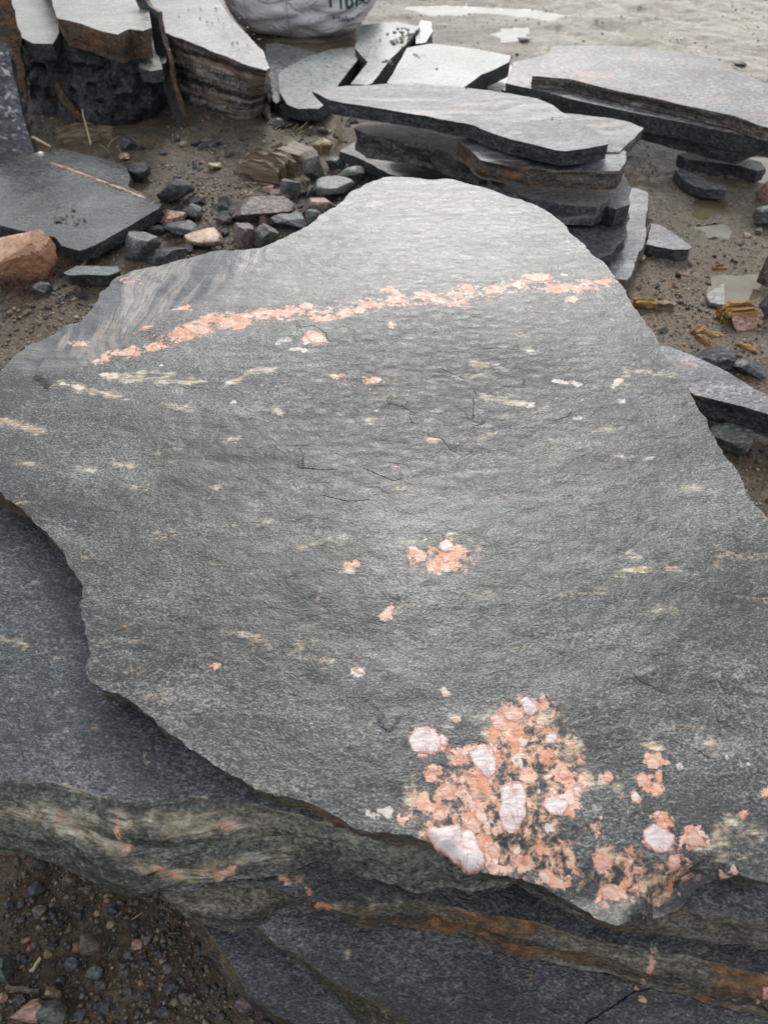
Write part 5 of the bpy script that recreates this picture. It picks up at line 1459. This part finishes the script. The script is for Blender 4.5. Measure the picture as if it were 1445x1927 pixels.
def chips_in(poly, n, smin, smax, label, group, seed, mk=CHM):
    rg = random.Random(seed)
    xs = [p[0] for p in poly]; ys = [p[1] for p in poly]; got = 0
    while got < n:
        x, y = rg.uniform(min(xs), max(xs)), rg.uniform(min(ys), max(ys))
        if poly_sdf(np.array([x]), np.array([y]), poly)[0] < 0: continue
        p = P(x, y, 0); z = gz(p.x, p.y)
        if z < WL + .002: continue
        d = math.sqrt(p.x ** 2 + p.y ** 2 + 2.2); r = (smin + (smax - smin) * rg.random() ** 2.2) / 2 / F * d
        mk_ = rg.choice(mk); o = bpy.data.objects.new('stone_chip', rg.choice(CH[mk_])); COL.objects.link(o)
        o.location = (p.x, p.y, z + r * .18); o.scale = (r, r * rg.uniform(.7, 1.2), r * rg.uniform(.7, 1.3))
        o.rotation_euler = (rg.uniform(-.4, .4), rg.uniform(-.4, .4), rg.uniform(0, 6.28))
        near = min(LM, key=lambda q: (q[0] - x) ** 2 + ((q[1] - y) * 1.5) ** 2)
        big = 'larger' if r * 2 * F / d > smin + .35 * (smax - smin) else 'small'
        tag(o, '%s %s stone chip %s' % (big, CHC[mk_], near[2]), 'stone chip', group); got += 1


chips_in([(290, 400), (440, 372), (560, 345), (640, 325), (655, 365), (600, 400), (520, 460), (340, 482), (240, 486), (240, 450)], 46, 20, 40,
         '', 'chips in the left rubble', 15, ['rock_grey', 'rock_dark', 'rock_brown', 'rock_pink', 'rock_grey', 'rock_green', 'black', 'peach'])
chips_in([(300, 405), (440, 375), (560, 345), (600, 350), (560, 420), (500, 458), (340, 478), (290, 470)], 16, 34, 46,
         '', 'chips in the left rubble', 25, ['rock_grey', 'rock_brown', 'rock_grey', 'rock_dark', 'rock_pink'])
chips_in([(520, 215), (640, 200), (690, 235), (640, 262), (540, 250)], 22, 12, 30, '', 'chips in the left rubble', 16, ['rock_grey', 'rock_dark', 'rock_brown', 'black'])
chips_in([(230, 300), (330, 250), (560, 235), (640, 250), (700, 330), (560, 430), (480, 460), (330, 470), (240, 480), (250, 430), (310, 380)], 120, 7, 24,
         'small angular stone chip in the rubble beyond the left side of the big slab', 'chips in the left rubble', 5)
chips_in([(0, 560), (110, 500), (230, 520), (150, 585), (100, 600), (0, 660)], 45, 8, 22, 'small angular chip on the gravel left of the big slab', 'chips left of the big slab', 6)
chips_in([(1180, 540), (1300, 480), (1430, 420), (1440, 700), (1400, 720), (1300, 660), (1230, 640)], 90, 6, 17,
         'small wet stone chip in the mud right of the big slab', 'chips right of the big slab', 7, CHM + ['rock_pink', 'peach', 'peach', 'rock_pink'])
chips_in([(1350, 850), (1445, 830), (1445, 980), (1400, 900)], 14, 6, 16, 'small chip on the brown mud below the dark green rock', 'chips below the green rock', 8)


# ------------------------------------------------------------------ gravel: thousands of small stones, one object
def gravel(name, regions, label):
    tv, tf = ICO[1]; tf = np.array(tf)
    allv = []; allf = []; allc = []; off = 0
    pal = np.array([(.03, .032, .036), (.05, .053, .055), (.1, .092, .082), (.13, .095, .065), (.19, .14, .09), (.34, .2, .13), (.4, .32, .23), (.08, .085, .075), (.24, .22, .18)])
    for (x0, x1, y0, y1, n, s0, s1, wts, keep) in regions:
        x = RNG.uniform(x0, x1, n); y = RNG.uniform(y0, y1, n)
        cl = fbm(x * 4, y * 4, 3, 131); k = RNG.uniform(-.9, .9, n) < cl * 2.2 + .35
        if keep is not None: k &= keep(x, y)
        x = x[k]; y = y[k]; n = len(x)
        if not n: continue
        s = s0 * (s1 / s0) ** (RNG.uniform(0, 1, n) ** 2.2)
        z = ground_h(x, y)
        V = tv[None] * (1 + RNG.uniform(-.28, .28, (n, len(tv), 1)))
        V = V * np.stack([s * RNG.uniform(.7, 1.3, n), s * RNG.uniform(.6, 1.1, n), s * RNG.uniform(.35, .75, n)], 1)[:, None]
        a = RNG.uniform(0, 6.28, n); c, q = np.cos(a)[:, None], np.sin(a)[:, None]
        X = V[..., 0] * c - V[..., 1] * q; Y = V[..., 0] * q + V[..., 1] * c
        V = np.stack([X + x[:, None], Y + y[:, None], V[..., 2] + (z + s * .12)[:, None]], 2)
        w = np.array(wts, float); w /= w.sum()
        cc = pal[RNG.choice(len(pal), n, p=w)] * RNG.uniform(.7, 1.25, (n, 1))
        allv.append(V.reshape(-1, 3)); allc.append(np.repeat(np.concatenate([cc, np.ones((n, 1))], 1), len(tv), 0))
        allf.append((tf[None] + (np.arange(n) * len(tv))[:, None, None] + off).reshape(-1, 3)); off += n * len(tv)
    V = np.concatenate(allv); Fc = np.concatenate(allf).astype(np.int32); Cc = np.concatenate(allc)
    me = bpy.data.meshes.new(name)
    me.vertices.add(len(V)); me.vertices.foreach_set('co', V.astype(np.float32).ravel())
    me.loops.add(Fc.size); me.loops.foreach_set('vertex_index', Fc.ravel())
    me.polygons.add(len(Fc)); me.polygons.foreach_set('loop_start', np.arange(0, Fc.size, 3, dtype=np.int32))
    me.update(calc_edges=True)
    a = me.attributes.new('tint', 'FLOAT_COLOR', 'POINT'); a.data.foreach_set('color', Cc.astype(np.float32).ravel())
    me.materials.append(M['gravel'])
    o = bpy.data.objects.new(name, me); COL.objects.link(o)
    tag(o, label, kind='stuff')
    return o


not_pud = lambda x, y: ground_h(x, y) > WL + .001
W_NEAR = (4, 4, 4, 6, 5, 1.2, 1, 4, 1.2)
W_LEFT = (4, 4, 5, 5, 3, 1.2, 1.4, 4, 2)
W_RIGHT = (3, 3, 5, 3, 3, 3, 2.2, 3, 3)
gravel('gravel', [
    (-1.25, -.05, -.05, .75, 30000, .0009, .0065, W_NEAR, None),
    (-1.0, -.05, -.05, .7, 900, .006, .011, W_NEAR, None),
    (-2.4, .3, .9, 3.4, 34000, .002, .010, W_LEFT, None),
    (-2.6, .3, 2.2, 5.0, 14000, .003, .013, W_LEFT, None),
    (.35, 2.2, .8, 3.6, 26000, .0015, .0065, W_RIGHT, not_pud),
    (.45, 1.7, 1.2, 2.9, 260, .006, .014, W_RIGHT, not_pud),
    (-.5, 3.5, 3.4, 7.5, 5000, .003, .010, W_RIGHT, not_pud),
], 'loose gravel scattered over the mud')

# crumbs of mud lying on the background slabs
def crumbs(name, spots, label):
    tv, tf = ICO[1]; vs = []; fs = []
    for (x, y, z, n, spread, s) in spots:
        c = P(x, y, z)
        for _ in range(n):
            q = len(vs); r = s * random.uniform(.4, 1.2)
            ox, oy = random.gauss(0, spread), random.gauss(0, spread)
            for v in tv: vs.append((c.x + ox + v[0] * r * random.uniform(.8, 1.3), c.y + oy + v[1] * r * random.uniform(.8, 1.3), z + max(0, v[2]) * r * .6))
            for f in tf: fs.append([i + q for i in f])
    o = link_mesh(name, vs, fs, [M['soil_crumb']]); tag(o, label, kind='stuff')


t = NT('mud_crumb')
M['soil_crumb'] = t.done(t.ramp(t.noise(60, 3), [(.35, (.05, .038, .026)), (.65, (.17, .13, .09))]), .6, t.bump(t.noise(90, 3), .003), .4)
crumbs('mud_crumbs', [(765, 62, .122, 22, .05, .012), (745, 78, .122, 14, .04, .012), (728, 118, .122, 8, .03, .010), (620, 124, .132, 4, .02, .010), (600, 118, .132, 4, .06, .006), (530, 118, .052, 16, .05, .010),
                      (788, 105, .172, 5, .03, .008), (880, 168, .412, 1, .01, .008), (825, 130, .172, 1, .01, .009), (560, 88, .052, 8, .08, .008), (120, 410, .088, 16, .03, .009), (160, 414, .088, 8, .02, .007),
                      (430, 40, .325, 10, .10, .008), (460, 80, .325, 8, .07, .008), (380, 30, .325, 6, .08, .008), (1080, 200, .412, 3, .1, .004)], 'wet crumbs of mud strewn over the slabs')


# dry stems by the boulder
def stems(name, label, spots, mat):
    vs = []; fs = []
    for (x, y, n, sp, L) in spots:
        c = P(x, y, 0)
        for _ in range(n):
            bx, by_ = c.x + random.gauss(0, sp), c.y + random.gauss(0, sp); bz = 0
            an = random.uniform(0, 6.28); l = L * random.uniform(.4, 1.2); lean_ = random.uniform(.3, 1.3); w = .0018
            px_, py_, pz = bx, by_, bz; q = len(vs)
            for i in range(5):
                vs += [(px_ - w * math.sin(an), py_ + w * math.cos(an), pz), (px_ + w * math.sin(an), py_ - w * math.cos(an), pz), (px_, py_, pz + w * 1.5)]
                a2 = lean_ + i * .22
                an += random.uniform(-.25, .25)
                px_ += math.cos(an) * l / 4 * math.sin(a2); py_ += math.sin(an) * l / 4 * math.sin(a2); pz = max(.004, pz + l / 4 * math.cos(a2)); w *= .85
            for i in range(4):
                for u in range(3):
                    fs.append([q + i * 3 + u, q + i * 3 + (u + 1) % 3, q + i * 3 + 3 + (u + 1) % 3, q + i * 3 + 3 + u])
    o = link_mesh(name, vs, fs, [mat]); tag(o, label, kind='stuff')


stems('dry_stems', 'tangle of dry reddish stems at the foot of the orange boulder', [(15, 540, 90, .06, .09), (60, 535, 50, .05, .07), (105, 510, 30, .03, .07), (0, 585, 60, .08, .07)], M['stem'])
stems('straw_bits', 'bits of straw and dead grass in the mud', [(470, 352, 6, .04, .06), (520, 245, 8, .05, .07), (560, 250, 4, .03, .07), (440, 330, 6, .08, .06), (210, 285, 5, .04, .08)], M['straw'])


# ------------------------------------------------------------------ the white sack
sack = bpy.data.objects.new('bulk_sack', None); COL.objects.link(sack)
sc_ = P(572, 66, 0); SX0, SX1 = P(418, 60, 0).x, P(722, 40, 0).x
sack.location = (sc_.x, sc_.y + .20, 0)
tag(sack, 'white woven bulk sack with green print, slumped on the mud at the top', 'sack')
AX = (SX1 - SX0) / 2; AY = .40; AZ = .34; SCX = (SX0 + SX1) / 2 - sack.location.x


def sack_pt(u, th, lift=0.):
    """u -1..1 along, th angle round the axis (0 = towards the camera, pi/2 = top)"""
    e = (1 - abs(u) ** (4.5 if u < 0 else 2.6)) ** .5
    r = max(e, .02)
    f = .5 + .5 * u
    cz, cy = math.sin(th), -math.cos(th)
    cc = math.copysign(abs(cz) ** .75, cz); cy2 = math.copysign(abs(cy) ** .8, cy)
    fold = .03 * f * f * math.sin(th * 9 + 3.0 * math.sin(u * 2.5 + th) + u * 4) * min(1, r * 2.2) + .03 * f * math.sin(th * 17 - u * 9 + 2 * math.sin(3 * th))
    fold += .012 * float(vnoise(u * 3.5, th * 2.5, 5)) + .006 * float(vnoise(u * 9, th * 6, 6)) - .05 * f * max(0, math.sin(th * 6.5 + 2.2 * u)) ** 8
    rr = r * (1 + fold)
    z = AZ * .92 + cc * AZ * rr * 1.0 + lift * cc + .06 * f * (1 - r)
    y = cy2 * AY * rr + lift * cy2 - .06 * u
    return (SCX + AX * u, y, max(z, .0) - .012)


NU, NTH = 120, 160
vs = []; fs = []
for i in range(NU + 1):
    u = -math.cos(math.pi * i / NU) * .9995
    for j in range(NTH): vs.append(sack_pt(u, 2 * math.pi * j / NTH))
for i in range(NU):
    for j in range(NTH):
        a = i * NTH + j; b = i * NTH + (j + 1) % NTH
        fs.append([a, b, b + NTH, a + NTH])


def child(name, verts, faces, mat, parent, smooth=True, label=None):
    me = bpy.data.meshes.new(name); me.from_pydata(verts, [], faces); me.materials.append(mat)
    if smooth: me.polygons.foreach_set('use_smooth', np.ones(len(me.polygons), dtype=bool))
    me.update(); o = bpy.data.objects.new(name, me); COL.objects.link(o); o.parent = parent
    if label: o['label'] = label
    return o


child('fabric', vs, fs, M['sack'], sack)
for uu in (-.62, -.12):
    v2 = []; f2 = []
    for j in range(60):
        th = -.9 + j * .04
        v2 += [sack_pt(uu - .004, th, .003), sack_pt(uu + .004, th, .003)]
    for j in range(59): f2.append([2 * j, 2 * j + 1, 2 * j + 3, 2 * j + 2])
    child('seam', v2, f2, M['seam'], sack)


def sack_text(txt, u0, th0, size, slope):
    cu = bpy.data.curves.new('printed_text', 'FONT'); cu.body = txt; cu.size = 1.0; cu.resolution_u = 2
    tmp = bpy.data.objects.new('tmp_text', cu); COL.objects.link(tmp)
    dg = bpy.context.evaluated_depsgraph_get(); m = bpy.data.meshes.new_from_object(tmp.evaluated_get(dg))
    bpy.data.objects.remove(tmp)
    import bmesh
    bm = bmesh.new(); bm.from_mesh(m); bmesh.ops.triangulate(bm, faces=bm.faces)
    bmesh.ops.subdivide_edges(bm, edges=bm.edges, cuts=2, use_grid_fill=True)
    v = []
    for q in bm.verts:
        x, y = q.co.x * size, q.co.y * size
        v.append(sack_pt(min(.97, u0 + x / AX), th0 + (y - x * slope) / .30, .005))
    f = [[w.index for w in q.verts] for q in bm.faces]; bm.free()
    child('printed_text', v, f, M['print'], sack, False)


sack_text('Hult', .36, -.20, .13, .15)
sack_text('bro', .56, -.26, .11, .35)
sack_text('Smide', .70, -.34, .08, -.1)
sack_text('Makad', .40, -.46, .065, .35)


# chips that still share a label are told apart by their order from the left
_by = {}
for o in COL.objects:
    if o.get('category') == 'stone chip' and str(o.get('group', '')).startswith('chips'): _by.setdefault(o['label'], []).append(o)
_ord = ['leftmost', 'second from left', 'third from left', 'fourth from left', 'fifth from left', 'sixth from left', 'seventh from left', 'eighth from left']
for lb, lst in _by.items():
    if len(lst) < 2: continue
    lst.sort(key=lambda o: o.location.x / (o.location.y * .67 + 1.1))
    for i, o in enumerate(lst):
        w = ('left' if i == 0 else 'right') + ' one of two' if len(lst) == 2 else (_ord[i] if i < len(lst) - 1 else 'rightmost')
        nl = lb.replace('stone chip', 'chip') + ', ' + w
        o['label'] = nl if len(nl.split()) <= 16 else nl.replace(' the ', ' ').replace(' one of two', ' of two')
